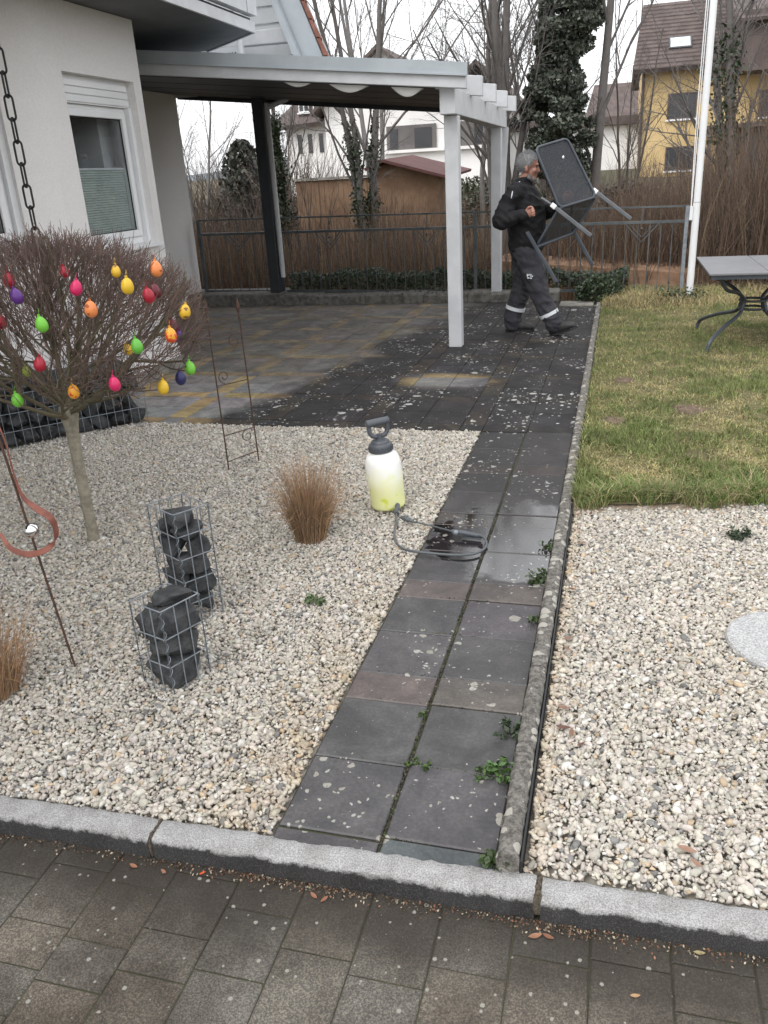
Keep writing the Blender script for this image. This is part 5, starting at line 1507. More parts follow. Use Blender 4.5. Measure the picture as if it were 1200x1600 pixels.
for i, (x, y, s) in enumerate(((-.085, 2.10, .022), (-.06, 2.08, .018), (-.09, 2.20, .02), (-.03, 2.03, .014), (-.1, 2.55, .016), (-.1, 2.62, .02), (-.105, 3.0, .018), (-.09, 3.45, .02), (-.12, 3.78, .022), (-.06, 3.80, .02))): fallen_leaf((x, y, .036), s, (.20, .115, .085) if i % 3 else (.12, .06, .045), 'withered brown leaf in the gravel along the concrete edging', 50 + i)
# ------------------------------------------------------------------ garden chair carried by the man
gc = empty('garden_chair', (-.55, 8.55, 1.0), 'dark metal garden chair with black mesh held up in front of the man', 'chair')
NY, FY_ = 8.42, 8.77
def cpx(x, y, Y): return py_(730 + x / 4, 190 + y / 4, Y)
TL, BL, TR_, BR_ = cpx(425, 165, NY), cpx(575, 540, NY), cpx(625, 105, FY_), cpx(805, 470, FY_)
SL = cpx(432, 778, NY); SR = BR_ + (SL - BL) * .98
def rounded(a, b, c, d, rr):
    P_ = [a, b, c, d]; out = []
    for i in range(4):
        p, q, s_ = P_[i - 1], P_[i], P_[(i + 1) % 4]
        u, v = (p - q).normalized() * rr, (s_ - q).normalized() * rr
        for k in range(5):
            t = k / 4; out.append((q + u) * (1 - t) ** 2 + q * 2 * t * (1 - t) + (q + v) * t * t)
    return out
bk = rounded(TL, TR_, BR_, BL, .06); st = rounded(BL, BR_, SR, SL, .05)
m_ = MB(); m_.tube(bk, .0125, 8, closed=True); m_.build('back_frame', M['chair_frame'], gc, True)
m_ = MB(); m_.tube(st, .0125, 8, closed=True); m_.build('seat_frame', M['chair_frame'], gc, True)
def sheet(name, loop, nrm):
    c = sum(loop, Vector()) / len(loop); m2 = MB(); n_ = len(loop)
    m2._add([p + nrm * .002 for p in loop] + [c + nrm * .012], [(i, (i + 1) % n_, n_) for i in range(n_)]); m2.build(name, M['chair_mesh'], gc)
sheet('back_mesh', bk, (TR_ - TL).cross(BL - TL).normalized()); sheet('seat_mesh', st, (BR_ - BL).cross(SL - BL).normalized())
def leg(a, b, mt, cap=False):
    m2 = MB(); d = (b - a).normalized(); m2.bar(a, b, .026, .036, up=(0, 0, 1)); o = m2.build('leg', mt, gc); bevel_obj(o, .006)
    return o
a1, b1 = cpx(535, 525, NY - .02), cpx(775, 715, NY - .02); leg(a1, b1, M['chair_leg'])
a2, b2 = cpx(795, 432, FY_ + .02), cpx(1025, 610, FY_ + .02); leg(a2, b2, M['chair_leg'])
a3, b3 = cpx(374, 690, NY - .025), cpx(558, 1005, NY - .025); leg(a3, b3, M['chair_frame'])
a4, b4 = cpx(655, 665, FY_ + .02), cpx(785, 900, FY_ + .02); leg(a4, b4, M['chair_frame'])
m_ = MB(); m_.tube([st[13], a3.lerp(b3, .30)], .013, 8); m_.tube([st[12], st[12] + (a4.lerp(b4, .1) - st[12]) * .0 + Vector((.0, .0, .012))], .012, 8); m_.build('bracket', M['chair_frame'], gc, True)
for a, c in ((a1, b1), (a2, b2)):
    m_ = MB(); d = (c - a).normalized(); m_.bar(a - d * .02, a + d * .035, .034, .044, up=(0, 0, 1)); o = m_.build('joint_cap', M['cap'], gc); bevel_obj(o, .008)
m_ = MB(); m_.tube([a1, cpx(500, 502, NY - .02), cpx(470, 482, NY - .02)], .0125, 8); m_.ell(cpx(468, 481, NY - .02), (.015, .013, .013), 8, 6); m_.build('armrest', M['chair_leg'], gc, True)
m_ = MB(); m_.tube(curve([a2, cpx(760, 398, FY_ + .02), cpx(730, 385, FY_ + .02), cpx(700, 415, FY_ + .02), cpx(668, 480, FY_ + .02), cpx(650, 580, FY_ + .02), a4], 6), .0115, 8); m_.build('armrest', M['chair_frame'], gc, True)
m_ = MB(); m_.ell(cpx(600, 222, NY + .18), (.010, .006, .014)); m_.build('sticker', M['cap'], gc)

# ------------------------------------------------------------------ the man
def crumple(me, amp, sx, sz, seed):
    """cloth folds: ridged noise pushed along the normals"""
    nv = [v.normal.copy() for v in me.vertices]
    for v, n_ in zip(me.vertices, nv):
        c = v.co; q = Vector((c.x * sx + seed, c.y * sx, c.z * sz + .6 * c.x * sx))
        v.co += n_ * amp * ((1 - 2.2 * abs(mnoise.noise(q))) + .5 * (mnoise.noise(q * 2.3)) - .3)
    return me


def limb(mb, pts, rad, k=14, sub=5):
    """tapered limb through joints"""
    P_ = curve(pts, sub); rr = []
    for i in range(len(pts) - 1):
        for j in range(sub):
            t = j / sub; rr.append(rad[i] * (1 - t) + rad[i + 1] * t)
    rr.append(rad[-1]); mb.tube(P_, rr, k)
    mb.ell(pts[0], rad[0] * .98); mb.ell(pts[-1], rad[-1] * .98)


CY = 8.72
HC = Vector((-.875, 8.70, 1.605))
bd = MB()
# trunk
bd.loft([((-.905, CY, .80), (.10, 0, 0), (0, .15, 0)), ((-.905, CY, .92), (.11, 0, 0), (0, .165, 0)), ((-.90, CY, 1.05), (.115, 0, 0), (0, .16, 0)), ((-.905, CY, 1.22), (.125, 0, 0), (0, .18, 0)),
         ((-.92, CY, 1.34), (.115, 0, 0), (0, .185, 0)), ((-.93, CY, 1.42), (.08, 0, 0), (0, .12, 0)), ((-.925, CY, 1.46), (.06, 0, 0), (0, .065, 0))], 20)
limb(bd, [(-.935, CY, 1.42), (-.915, CY - .005, 1.48), (-.885, CY - .015, 1.54)], [.062, .058, .056])
# head: skull, face, jaw, nose, ear, brow
tilt = Matrix.Rotation(R(10), 3, 'Y')
def hd(x, y, z): return HC + tilt @ Vector((x, y, z))
bd.ell(hd(-.012, 0, .035), (.097, .076, .094), 18, 12, tilt)
bd.ell(hd(.035, 0, -.025), (.062, .058, .085), 16, 10, tilt)
bd.ell(hd(.05, 0, -.088), (.044, .044, .034), 14, 9, tilt)
bd.loft([(hd(.085, 0, .018), (.006, 0, 0), (0, .010, 0)), (hd(.100, 0, -.012), (.014, 0, 0), (0, .013, 0)), (hd(.106, 0, -.030), (.016, 0, 0), (0, .017, 0)), (hd(.093, 0, -.040), (.010, 0, 0), (0, .014, 0))], 10)
bd.ell(hd(.075, 0, .034), (.020, .048, .013), 12, 8, tilt)
bd.ell(hd(.088, 0, -.060), (.012, .024, .007), 10, 6, tilt); bd.ell(hd(.086, 0, -.072), (.012, .021, .008), 10, 6, tilt)
for sy in (-1, 1):
    bd.ell(hd(-.008, sy * .074, -.012), (.021, .011, .033), 12, 8, tilt); bd.ell(hd(.062, sy * .040, -.022), (.026, .022, .024), 12, 8, tilt)
# arms: right arm bent in front of the body, left arm reaching to the chair
SR_, ER_, WR_ = Vector((-.985, 8.515, 1.375)), Vector((-1.115, 8.445, 1.13)), Vector((-.885, 8.40, 1.185))
SL_, EL_, WL_ = Vector((-.955, 8.92, 1.375)), Vector((-.74, 8.94, 1.16)), Vector((-.555, 8.70, 1.28))
limb(bd, [SR_, ER_, WR_], [.058, .045, .031]); limb(bd, [SL_, EL_, WL_], [.058, .045, .031])
# legs
HR, KR, AR = Vector((-.885, 8.625, .86)), Vector((-.752, 8.60, .475)), Vector((-.585, 8.60, .12))
HL, KL, AL = Vector((-.925, 8.81, .86)), Vector((-.935, 8.83, .48)), Vector((-1.035, 8.84, .10))
limb(bd, [HR, KR, AR], [.085, .058, .042]); limb(bd, [HL, KL, AL], [.085, .058, .042])
limb(bd, [AR, AR + Vector((.05, -.018, -.035)), AR + Vector((.11, -.037, -.025))], [.036, .026, .016]); limb(bd, [AL, AL + Vector((.05, -.0, -.05)), AL + Vector((.12, -.01, -.06))], [.036, .026, .016])


def hand(mb, wrist, fwd, up, curl, grip=1.0):
    """palm and five fingers; fwd: wrist->knuckles, up: thumb side"""
    f = Vector(fwd).normalized(); u = Vector(up); u = (u - f * u.dot(f)).normalized(); n = f.cross(u).normalized() * grip
    B = Matrix((f, u, n)).transposed()
    mb.ell(wrist + f * .045, (.050, .040, .017), 14, 9, B.to_3x3()); mb.ell(wrist + f * .012, (.032, .028, .022), 12, 8, B)
    for k, (o_, L_) in enumerate(((.031, .072), (.011, .080), (-.010, .074), (-.029, .058))):
        p = wrist + f * .078 + u * o_; pts = [p - f * .012]; a = 0
        for s_, part in enumerate((.45, .32, .23)):
            a += curl[s_]; pts.append(pts[-1] + (f * math.cos(a) + n * math.sin(a)) * L_ * part * (1.15 if s_ == 0 else 1))
        limb(mb, pts, [.0098, .0092, .0084, .0072], 8, 3)
    t0 = wrist + f * .022 + u * .030
    limb(mb, [t0, t0 + f * .028 + u * .022 + n * .010, t0 + f * .055 + u * .024 + n * .028, t0 + f * .072 + u * .012 + n * .042], [.0125, .0115, .0100, .0080], 8, 3)


hand(bd, WR_ + Vector((.012, -.002, .005)), (.95, -.05, .25), (-.15, -.1, 1), (.75, .95, .7), 1)
hand(bd, WL_ + Vector((.012, -.012, .008)), (.75, -.50, .38), (-.2, .1, 1), (.55, .9, .7), -1)
bme = remeshed(bd, .0052, 4, .5); bme.name = 'person'
man = link_mesh('person', bme, M['skin'], None, True, Vector((-.88, 8.72, 0)))
tag(man, 'man in black jacket and grey work trousers carrying a garden chair', 'person')
# eyes, hair, beard
m_ = MB()
for sy in (-1, 1): m_.ell(hd(.083, sy * .031, .014), (.009, .010, .006), 10, 7, tilt)
m_.build('eye', M['dark_eye'], man, True)
hm = MB(); vs = []; kk, mm = 44, 30
hm.ell(hd(-.014, 0, .038), (.1015, .0805, .0965), 40, 26, tilt)
hm_ = bmesh.new(); tmp = hm.mesh('h'); hm_.from_mesh(tmp)
inv = tilt.inverted()
dl = []
for v in hm_.verts:
    q = inv @ (v.co - HC); v.co += (v.co - HC).normalized() * (mnoise.noise(v.co * 45) * .005 + mnoise.noise(v.co * 110) * .003)
    line = .048 + max(0, -abs(q.y) * .1) if q.x > .055 else (.05 - (.055 - q.x) * 1.15 if q.x > -.02 else -.045 - (.0 if q.x > -.06 else .03))
    if q.x > .055 and q.z < .070 - (q.x - .055) * -.2: dl.append(v)
    elif q.z < line: dl.append(v)
bmesh.ops.delete(hm_, geom=dl, context='VERTS'); hm_.to_mesh(tmp); hm_.free()
ho = link_mesh('hair', tmp, M['hair'], man, True)
g = np.random.default_rng(222); hs = []
for hv_ in [v.co + wloc(ho) for v in tmp.vertices]:
    for _ in range(3):
        n_ = (hv_ - HC).normalized(); p = hv_ + Vector(g.normal(0, .004, 3)); d = (n_ * .55 + Vector((-.55, 0, -.45 if hv_.z < HC.z + .06 else .1)) + Vector(g.normal(0, .35, 3))).normalized(); L_ = g.uniform(.012, .026); f = g.uniform(.5, 1.35)
        hs.append((tuple(p - n_ * .003), tuple(p + d * L_), .0016, .0006, (.30 * f, .30 * f, .305 * f)))
twigs('hair_strands', hs, M['twig'], ho, 3)
m_ = MB(); m_.ell(hd(.058, 0, -.100), (.046, .046, .028), 18, 12, tilt); m_.ell(hd(.028, -.047, -.082), (.032, .010, .026), 12, 8, tilt); m_.ell(hd(.028, .047, -.082), (.032, .010, .026), 12, 8, tilt); m_.ell(hd(.098, 0, -.052), (.010, .028, .007), 10, 6, tilt); m_.ell(hd(.085, 0, -.125), (.022, .028, .018), 10, 6, tilt)
bo = link_mesh('beard', remeshed(m_, .005, 3), M['beard'], man, True)
# jacket
jk = MB()
jk.loft([((-.885, CY, .835), (.165, 0, .0), (0, .205, 0)), ((-.885, CY, .87), (.178, 0, 0), (0, .215, 0)), ((-.885, CY, 1.0), (.180, 0, 0), (0, .22, 0)), ((-.890, CY, 1.15), (.182, 0, 0), (0, .225, 0)), ((-.905, CY, 1.28), (.178, 0, 0), (0, .235, 0)),
         ((-.925, CY, 1.37), (.150, 0, 0), (0, .225, 0)), ((-.935, CY, 1.43), (.105, 0, .01), (0, .145, 0)), ((-.93, CY, 1.465), (.083, 0, .012), (0, .09, 0)), ((-.922, CY, 1.515), (.080, 0, .02), (0, .084, 0))], 28)
limb(jk, [SR_ + Vector((.03, .05, 0)), SR_, SR_.lerp(ER_, .55) + Vector((-.01, 0, 0)), ER_, ER_.lerp(WR_, .5), WR_ + Vector((.004, 0, 0))], [.10, .094, .082, .074, .062, .048], 16)
limb(jk, [SL_ + Vector((.03, -.05, 0)), SL_, SL_.lerp(EL_, .55), EL_, EL_.lerp(WL_, .5), WL_], [.10, .094, .082, .074, .062, .046], 16)
jo = link_mesh('jacket', crumple(remeshed(jk, .009, 8), .014, 8, 12, 3), M['jacket'], man, True)
m_ = MB(); m_.tube(curve([(-.945, 8.575, 1.480), (-.975, 8.495, 1.45), (-.995, 8.435, 1.40), (-1.005, 8.405, 1.34)], 6), .006, 6); m_.build('reflective_piping', M['reflect'], jo)
# trousers
tz = MB()
tz.loft([((-.905, CY, .76), (.12, 0, 0), (0, .17, 0)), ((-.905, CY, .84), (.14, 0, 0), (0, .185, 0)), ((-.90, CY, .95), (.13, 0, 0), (0, .18, 0))], 20)
limb(tz, [HR + Vector((0, 0, -.02)), HR.lerp(KR, .5), KR, KR.lerp(AR, .45) + Vector((-.012, 0, 0)), AR + Vector((-.02, 0, .05)), AR + Vector((-.002, 0, -.01))], [.128, .118, .100, .092, .088, .084], 18)
limb(tz, [HL + Vector((0, 0, -.02)), HL.lerp(KL, .5), KL, KL.lerp(AL, .45) + Vector((-.008, 0, 0)), AL + Vector((.0, 0, .05)), AL + Vector((.005, 0, -.02))], [.128, .118, .100, .093, .090, .088], 18)
pk = HR.lerp(KR, .62) + Vector((-.02, -.095, 0)); tz.ell(pk, (.07, .028, .085), 14, 9)
tz.ell(KR.lerp(AR, .80) + Vector((0, -.03, 0)), (.09, .075, .03)); tz.ell(AR + Vector((-.01, -.01, .02)), (.092, .085, .028)); tz.ell(AL + Vector((.005, -.01, .02)), (.094, .09, .028))
to = link_mesh('trousers', crumple(remeshed(tz, .009, 7), .011, 9, 13, 9), M['trousers'], man, True)
for (K_, A_, t, rr_) in ((KR, AR, .72, .099), (KL, AL, .62, .103)):
    c = K_.lerp(A_, t) + Vector((-.008, 0, 0)); d = (A_ - K_).normalized(); u, v = frame_of(d)
    m_ = MB(); n_ = 28; vs = []
    for i in range(n_):
        a = 6.283 * i / n_; o_ = u * math.cos(a) + v * math.sin(a)
        vs += [c + o_ * rr_ - d * .017, c + o_ * rr_ + d * .017, c + o_ * (rr_ - .02) + d * .017, c + o_ * (rr_ - .02) - d * .017]
    m_._add(vs, [(4 * i + j, 4 * i + (j + 1) % 4, 4 * ((i + 1) % n_) + (j + 1) % 4, 4 * ((i + 1) % n_) + j) for i in range(n_) for j in range(4)])
    m_.build('reflective_band', M['reflect'], to, True)
m_ = MB()  # small printed emblem on the thigh pocket
for (dx, dz, w_, h__) in ((-.028, .014, .010, .026), (-.012, .018, .010, .018), (.006, .012, .010, .028), (.020, .004, .012, .010), (-.018, -.012, .022, .010), (.008, -.014, .018, .012)):
    q = pk + Vector((dx, -.034, dz - .02)); m_.box(q.x - w_ / 2, q.x + w_ / 2, q.y, q.y + .012, q.z - h__ / 2, q.z + h__ / 2)
m_.build('pocket_emblem', M['reflect'], to)


def boot(A_, fwd, pitch):
    f = Vector(fwd).normalized(); s_ = Vector((0, 0, 1)).cross(f).normalized(); u = f.cross(s_)
    q = Matrix.Rotation(-pitch, 3, s_); f, u = q @ f, q @ u
    m2 = MB(); secs = []
    for (t, hw, hh, zc) in ((-.085, .020, .020, .042), (-.075, .034, .036, .042), (-.03, .040, .052, .052), (.03, .046, .062, .058), (.09, .049, .050, .048), (.15, .050, .042, .041), (.19, .043, .034, .036), (.213, .024, .020, .028)):
        c = A_ + f * t + u * (zc - .095); secs.append((c, s_ * hw, u * hh))
    m2.loft(secs, 16); limb(m2, [A_ + u * -.04, A_ + u * .03], [.05, .052])
    o = link_mesh('boot', remeshed(m2, .007, 4), M['boot'], man, True)
    m3 = MB(); vs = []
    prof = [(-.088, .022), (-.07, .038), (-.02, .043), (.03, .043), (.10, .048), (.16, .049), (.20, .038), (.215, .018)]
    pts = [(t, w_) for t, w_ in prof] + [(t, -w_) for t, w_ in reversed(prof)]; n_ = len(pts)
    lo = [A_ + f * t + s_ * w_ + u * (-.104) for t, w_ in pts]; hi = [p + u * .022 for p in lo]
    m3._add(lo + hi, [tuple(range(n_ - 1, -1, -1)), tuple(range(n_, 2 * n_))] + [(i, (i + 1) % n_, n_ + (i + 1) % n_, n_ + i) for i in range(n_)])
    m3.build('sole', M['liner'], o)


boot(Vector((-.575, 8.60, .108)), (.86, -.30, 0), R(20)); boot(Vector((-1.02, 8.84, .106)), (1, -.06, 0), R(0))

# ------------------------------------------------------------------ planting round the fence
g = np.random.default_rng(61)
ih = empty('ivy_hedge', (-2.6, 11.45, 0), 'low dark green ivy hedge running along the foot of the fence', 'hedge')
N = 9000; x = g.uniform(-4.5, .15, N); top = .40 - .045 * (x + 4.5) / 1.2 * .6 + .03 * np.sin(x * 5) + .02 * np.sin(x * 13); y = 11.47 + g.uniform(-.16, .16, N); z = .05 + (top - .05) * np.sqrt(g.random(N))
k = g.random(N) < .25; y[k] = 11.31 + g.uniform(-.03, .02, k.sum())
leaves('foliage', np.stack([x, y, z], 1), .022, vary((.034, .052, .024), N, .5, 3), M['leaf'], ih, seed=4, flat=.2, normals=np.array([[0, -.6, .5]]))
m_ = MB(); 
for i in range(60): a = -4.5 + i * .077; m_.tube([(a, 11.47, -.1), (a + g.uniform(-.05, .05), 11.47 + g.uniform(-.1, .1), .3)], .006, 5)
m_.build('stem', M['bark'], ih)
ib = empty('ivy_bush', (-.20, 10.95, 0), 'rounded ivy clump at the corner of terrace, lawn and fence', 'ivy')
N = 2600; th = g.uniform(0, 6.283, N); u_ = g.uniform(0, 1, N); s_ = np.sqrt(1 - u_ ** 2); rr = g.uniform(.65, 1.05, N)
leaves('foliage', np.stack([-.20 + .30 * s_ * np.cos(th) * rr, 10.95 + .30 * s_ * np.sin(th) * rr, .29 * u_ * rr + .02], 1), .021, vary((.040, .062, .028), N, .5, 8), M['leaf'], ib, seed=6, flat=.3)
m_ = MB()
for i in range(10): m_.tube([(-.2, 10.95, -.05), (-.2 + g.uniform(-.15, .15), 10.95 + g.uniform(-.15, .15), .2)], .006, 5)
m_.build('stem', M['bark'], ib)
# little ivy at the flagpole and on the border kerb
N = 330; leaves_o = empty('ivy_plant', (.83, 10.6, .03), 'small ivy patch around the foot of the white flagpole', 'ivy')
leaves('foliage', np.stack([.83 + g.normal(0, .16, N), 10.6 + g.normal(0, .10, N), .06 + np.abs(g.normal(0, .05, N))], 1), .02, vary((.028, .050, .022), N, .4, 2), M['leaf'], leaves_o, seed=16, flat=.7)
N = 420; io = empty('ivy_plant', (-2.45, 11.0, .05), 'dark ivy spilling over the concrete border below the fence', 'ivy')
leaves('foliage', np.stack([-2.5 + g.normal(0, .28, N), 10.93 + np.abs(g.normal(0, .09, N)), .04 + np.abs(g.normal(0, .06, N))], 1), .019, vary((.022, .034, .016), N, .4, 5), M['leaf'], io, seed=17, flat=.7)


def stems(name, X0, X1, Y0, Y1, n, hfun, rad, cols, lean, parent, seed, base=None, segs_=4, wob=.06):
    g = np.random.default_rng(seed); P, Q, r0, r1, C = [], [], [], [], []
    x = g.uniform(X0, X1, n); y = g.uniform(Y0, Y1, n); ci = g.integers(0, len(cols), n)
    for i in range(n):
        h = hfun(x[i], y[i]) * g.uniform(.45, 1.08); z0 = (base(x[i], y[i]) if base else ground_z(x[i], y[i])) - .03
        p = Vector((x[i], y[i], z0)); d = Vector((g.normal(0, lean), g.normal(0, lean), 1)).normalized(); c = np.array(cols[ci[i]]) * g.uniform(.6, 1.35); w_ = rad * g.uniform(.6, 1.3)
        for k in range(segs_):
            q = p + d * h / segs_; a = w_ * (1 - .8 * k / segs_); b = w_ * (1 - .8 * (k + 1) / segs_)
            P.append(p[:]); Q.append(q[:]); r0.append(a); r1.append(b); C.append(c); p = q; d = (d + Vector(g.normal(0, wob, 3))).normalized()
            if k >= 1 and g.random() < .55:   # side twig
                e = p + (d + Vector(g.normal(0, .45, 3))).normalized() * h * .22 * g.random(); P.append(p[:]); Q.append(e[:]); r0.append(b * .7); r1.append(b * .3); C.append(c)
    V_, F_ = seg_mesh(P, Q, r0, r1, 3)
    return np_obj(name, V_, F_, M['twig'], parent, False, np.repeat(np.array(C), 6, axis=0))


RB = [(.15, .095, .062), (.22, .148, .095), (.11, .075, .055), (.29, .205, .13)]
o = stems('reeds', -7.2, 0.4, 11.75, 14.0, 4200, lambda x, y: 1.22 + .12 * math.sin(x * 1.7) + .1 * math.sin(x * 5) + .10 * (y - 12), .0055, RB, .10, None, 71); tag(o, kind='stuff')
o = stems('undergrowth', -4.5, 6.0, 24.0, 33.0, 1800, lambda x, y: 1.25 + .3 * math.sin(x * 2.2 + y), .013, [(.11, .085, .07), (.15, .11, .085), (.09, .075, .06)], .25, None, 78, None, 4, .14); tag(o, kind='stuff')
o = stems('undergrowth', -17.0, -7.0, 19.0, 25.0, 2600, lambda x, y: 2.6 + .7 * math.sin(x * .9 + y) , .014, [(.105, .082, .07), (.14, .10, .08), (.085, .07, .062)], .22, None, 76, None, 5, .14); tag(o, kind='stuff')
o = stems('undergrowth', -9.0, -3.2, 14.0, 17.5, 1500, lambda x, y: 1.5 + .35 * math.sin(x * 1.9 + y), .008, [(.075, .055, .045), (.11, .07, .05), (.06, .05, .045)], .28, None, 72); tag(o, kind='stuff')
# bare hedge at the right
bh = empty('bare_hedge', (2.0, 12.6, 0), 'tall leafless brown hedge behind the table and flagpole', 'hedge')
HB = [(.16, .108, .075), (.11, .080, .062), (.21, .15, .10), (.13, .082, .062)]
stems('stems', .95, 5.5, 11.5, 13.6, 2600, lambda x, y: 1.9 + .65 * min(max((x - .9) / 1.2, 0), 1.0) + .2 * math.sin(x * 4) + .3 * (y - 11.8) / 1.5, .0075, HB, .09, bh, 73, None, 6, .10)
bh2 = empty('bare_hedge', (-.1, 13.0, 0), 'lower leafless brown hedge behind the fence right of the man', 'hedge')
stems('stems', -.95, 1.25, 12.3, 14.2, 2100, lambda x, y: 1.62 + .25 * max(0, x) + .16 * math.sin(x * 6), .0065, HB, .10, bh2, 74, None, 6, .11)
# bank of reddish soil under that hedge
tag(MB().hexa([(-1.6, 11.85, -.3), (1.4, 11.75, -.3), (1.4, 13.0, -.2), (-1.6, 13.0, -.2), (-1.6, 12.0, .40), (1.4, 12.0, .13), (1.4, 12.6, .2), (-1.6, 12.6, .45)]).build('soil_bank', pm('reddish_soil', (.20, .115, .07), (.30, .19, .12), 7, .95, .5, 20)), kind='structure')
# dry grass at the lawn's far end
g = np.random.default_rng(90); N = 5200; x = g.uniform(-.12, 3.4, N); y = 10.0 + 1.5 * g.random(N); h = g.uniform(.04, .13, N)
c = np.where(g.random(N)[:, None] < .8, np.array([.30, .235, .125])[None], np.array([.12, .13, .05])[None]) * g.uniform(.6, 1.25, (N, 1))
tag(blades('dry_grass', np.stack([x, y, np.full(N, .04)], 1), h, h * g.uniform(.4, 1.6, N), g.uniform(.005, .009, N), c, M['blade'], seed=12), kind='stuff')

# ------------------------------------------------------------------ trees beyond the fence
HAZE_DARKB = (.135, .124, .117); HAZE_GREYB = (.19, .18, .172)  # bark tones paled, distance haze painted into the colour
def bare_tree(loc, H, rad, stems_n, spread, seed, label, col=HAZE_DARKB, dens=1.0, ivy=None, levels=5, name='bare_tree', lean=(0, 0)):
    r_ = random.Random(seed); ro = empty(name, loc, label, 'tree', 'trees beyond the fence')
    P_ = [dict(n=int(9 * dens), ang=32, ratio=.42, bend=.045 if stems_n > 1 else .012, up=.05, segs=7, col=col, t0=.22, taper=.35, rr=.5), dict(n=int(6 * dens), ang=38, ratio=.5, bend=.09, up=.06, segs=4, col=col, t0=.25, taper=.4, rr=.6),
          dict(n=6, ang=40, ratio=.55, bend=.13, up=.05, segs=3, col=tuple(x * 1.1 for x in col), taper=.5, rr=.65), dict(n=2, ang=38, ratio=.6, bend=.15, up=.05, segs=3, col=tuple(x * 1.15 for x in col), taper=.55, rr=.7), dict(n=0, ang=40, ratio=.5, bend=.16, up=.05, segs=3, col=tuple(x * 1.2 for x in col), taper=.5)][:levels]
    tr_, out = [], []
    for s in range(stems_n):
        az = 6.283 * s / max(stems_n, 1) + r_.uniform(-.5, .5); sp_ = spread * (r_.uniform(.5, 1.1) if stems_n > 1 else .3)
        seg = []; p = (loc[0] + math.cos(az) * rad * 1.2 * (stems_n > 1), loc[1] + math.sin(az) * rad * 1.2 * (stems_n > 1), loc[2] - .1)
        grow(r_, p, (math.cos(az) * sp_ + lean[0], math.sin(az) * sp_ * .6 + lean[1], 1), H * r_.uniform(.8, 1.05), rad * r_.uniform(.7, 1.1), 0, P_, seg)
        tr_ += seg[:7]; out += seg[7:]
    twigs('trunk', tr_, M['twig'], ro, 8); twigs('branches', out, M['twig'], ro, 3)
    if ivy:
        g_ = np.random.default_rng(seed); n_, z0, z1, w0, w1, sz = ivy; pts = []
        tp = [(Vector(a), Vector(b)) for a, b, *_ in tr_]
        while len(pts) < n_:
            a, b = tp[g_.integers(len(tp))]; q = a.lerp(b, g_.random())
            if not (z0 <= q.z <= z1): continue
            t = (q.z - z0) / (z1 - z0); wd = w0 + (w1 - w0) * t; wd *= .75 + .35 * math.sin(q.z * 7 + seed) ; pts.append((q + Vector((g_.normal(0, wd * .5), g_.normal(0, wd * .5), g_.normal(0, .06))))[:])
        pts = np.array(pts); leaves('ivy', pts, sz, vary((.026, .042, .016), n_, .5, seed), M['leaf'], ro, seed=seed, flat=.2)
    return ro


def gz(x, y): return ground_z(x, y)
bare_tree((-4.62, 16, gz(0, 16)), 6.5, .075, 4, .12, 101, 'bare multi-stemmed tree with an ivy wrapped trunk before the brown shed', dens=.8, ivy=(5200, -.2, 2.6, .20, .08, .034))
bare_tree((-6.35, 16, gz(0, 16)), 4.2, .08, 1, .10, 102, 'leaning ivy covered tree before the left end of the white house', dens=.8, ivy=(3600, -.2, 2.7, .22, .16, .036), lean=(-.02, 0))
bare_tree((-3.1, 21, gz(0, 21)), 7.0, .075, 2, .10, 103, 'slim bare tree rising behind the right end of the carport roof', HAZE_GREYB)
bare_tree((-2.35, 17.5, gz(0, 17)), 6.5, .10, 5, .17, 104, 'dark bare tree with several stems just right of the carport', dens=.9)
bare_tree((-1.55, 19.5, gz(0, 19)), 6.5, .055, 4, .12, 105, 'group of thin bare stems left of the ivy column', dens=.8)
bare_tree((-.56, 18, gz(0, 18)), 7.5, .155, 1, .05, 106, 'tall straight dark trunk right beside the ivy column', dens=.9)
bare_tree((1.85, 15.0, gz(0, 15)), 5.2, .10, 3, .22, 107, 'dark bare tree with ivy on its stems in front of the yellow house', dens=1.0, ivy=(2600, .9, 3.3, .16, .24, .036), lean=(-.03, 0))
bare_tree((-10.8, 21, gz(0, 21)), 4.8, .055, 3, .26, 108, 'far bare tree seen left of the dark carport post', HAZE_GREYB, 1.1)
bare_tree((-9.9, 25, gz(0, 25)), 4.6, .05, 3, .28, 109, 'smaller far bare tree next to the dark evergreen bush', HAZE_GREYB, 1.1)
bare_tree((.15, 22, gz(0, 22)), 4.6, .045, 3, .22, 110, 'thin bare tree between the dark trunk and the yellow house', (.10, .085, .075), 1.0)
bare_tree((-6.9, 25, gz(0, 25)), 9.0, .085, 3, .12, 111, 'tall bare tree above the middle of the carport roof', HAZE_GREYB, 1.0)
# evergreen column of ivy
ev = empty('ivy_column', (-1.22, 18, gz(0, 18)), 'dense dark evergreen ivy column towering behind the man', 'tree', 'trees beyond the fence')
g = np.random.default_rng(120); pts = []; cc = []
lobes = []
for i in range(190):
    t = g.random(); z = .2 + 4.25 * t; wd = .74 - .10 * abs(t - .35) - .10 * (t > .9); wd *= .8 + .35 * math.sin(z * 2.9 + 1.0)
    a = g.uniform(0, 6.283); rr = wd * 1.06 * math.sqrt(g.random()); lobes.append((-1.2 + .10 * math.sin(z * 1.7) + rr * math.cos(a), 18 + rr * math.sin(a), z, g.uniform(.12, .26)))
for (x, y, z, s) in lobes:
    n_ = int(470 * s * s / .05); d = g.normal(size=(n_, 3)); d /= np.linalg.norm(d, axis=1, keepdims=True)
    pts.append(np.array([x, y, z]) + d * s * g.uniform(.55, 1.05, (n_, 1)) * np.array([1, 1, .8]))
pts = np.concatenate(pts); leaves('foliage', pts, .042, vary((.085, .098, .074), len(pts), .6, 4), M['leaf'], ev, seed=8)
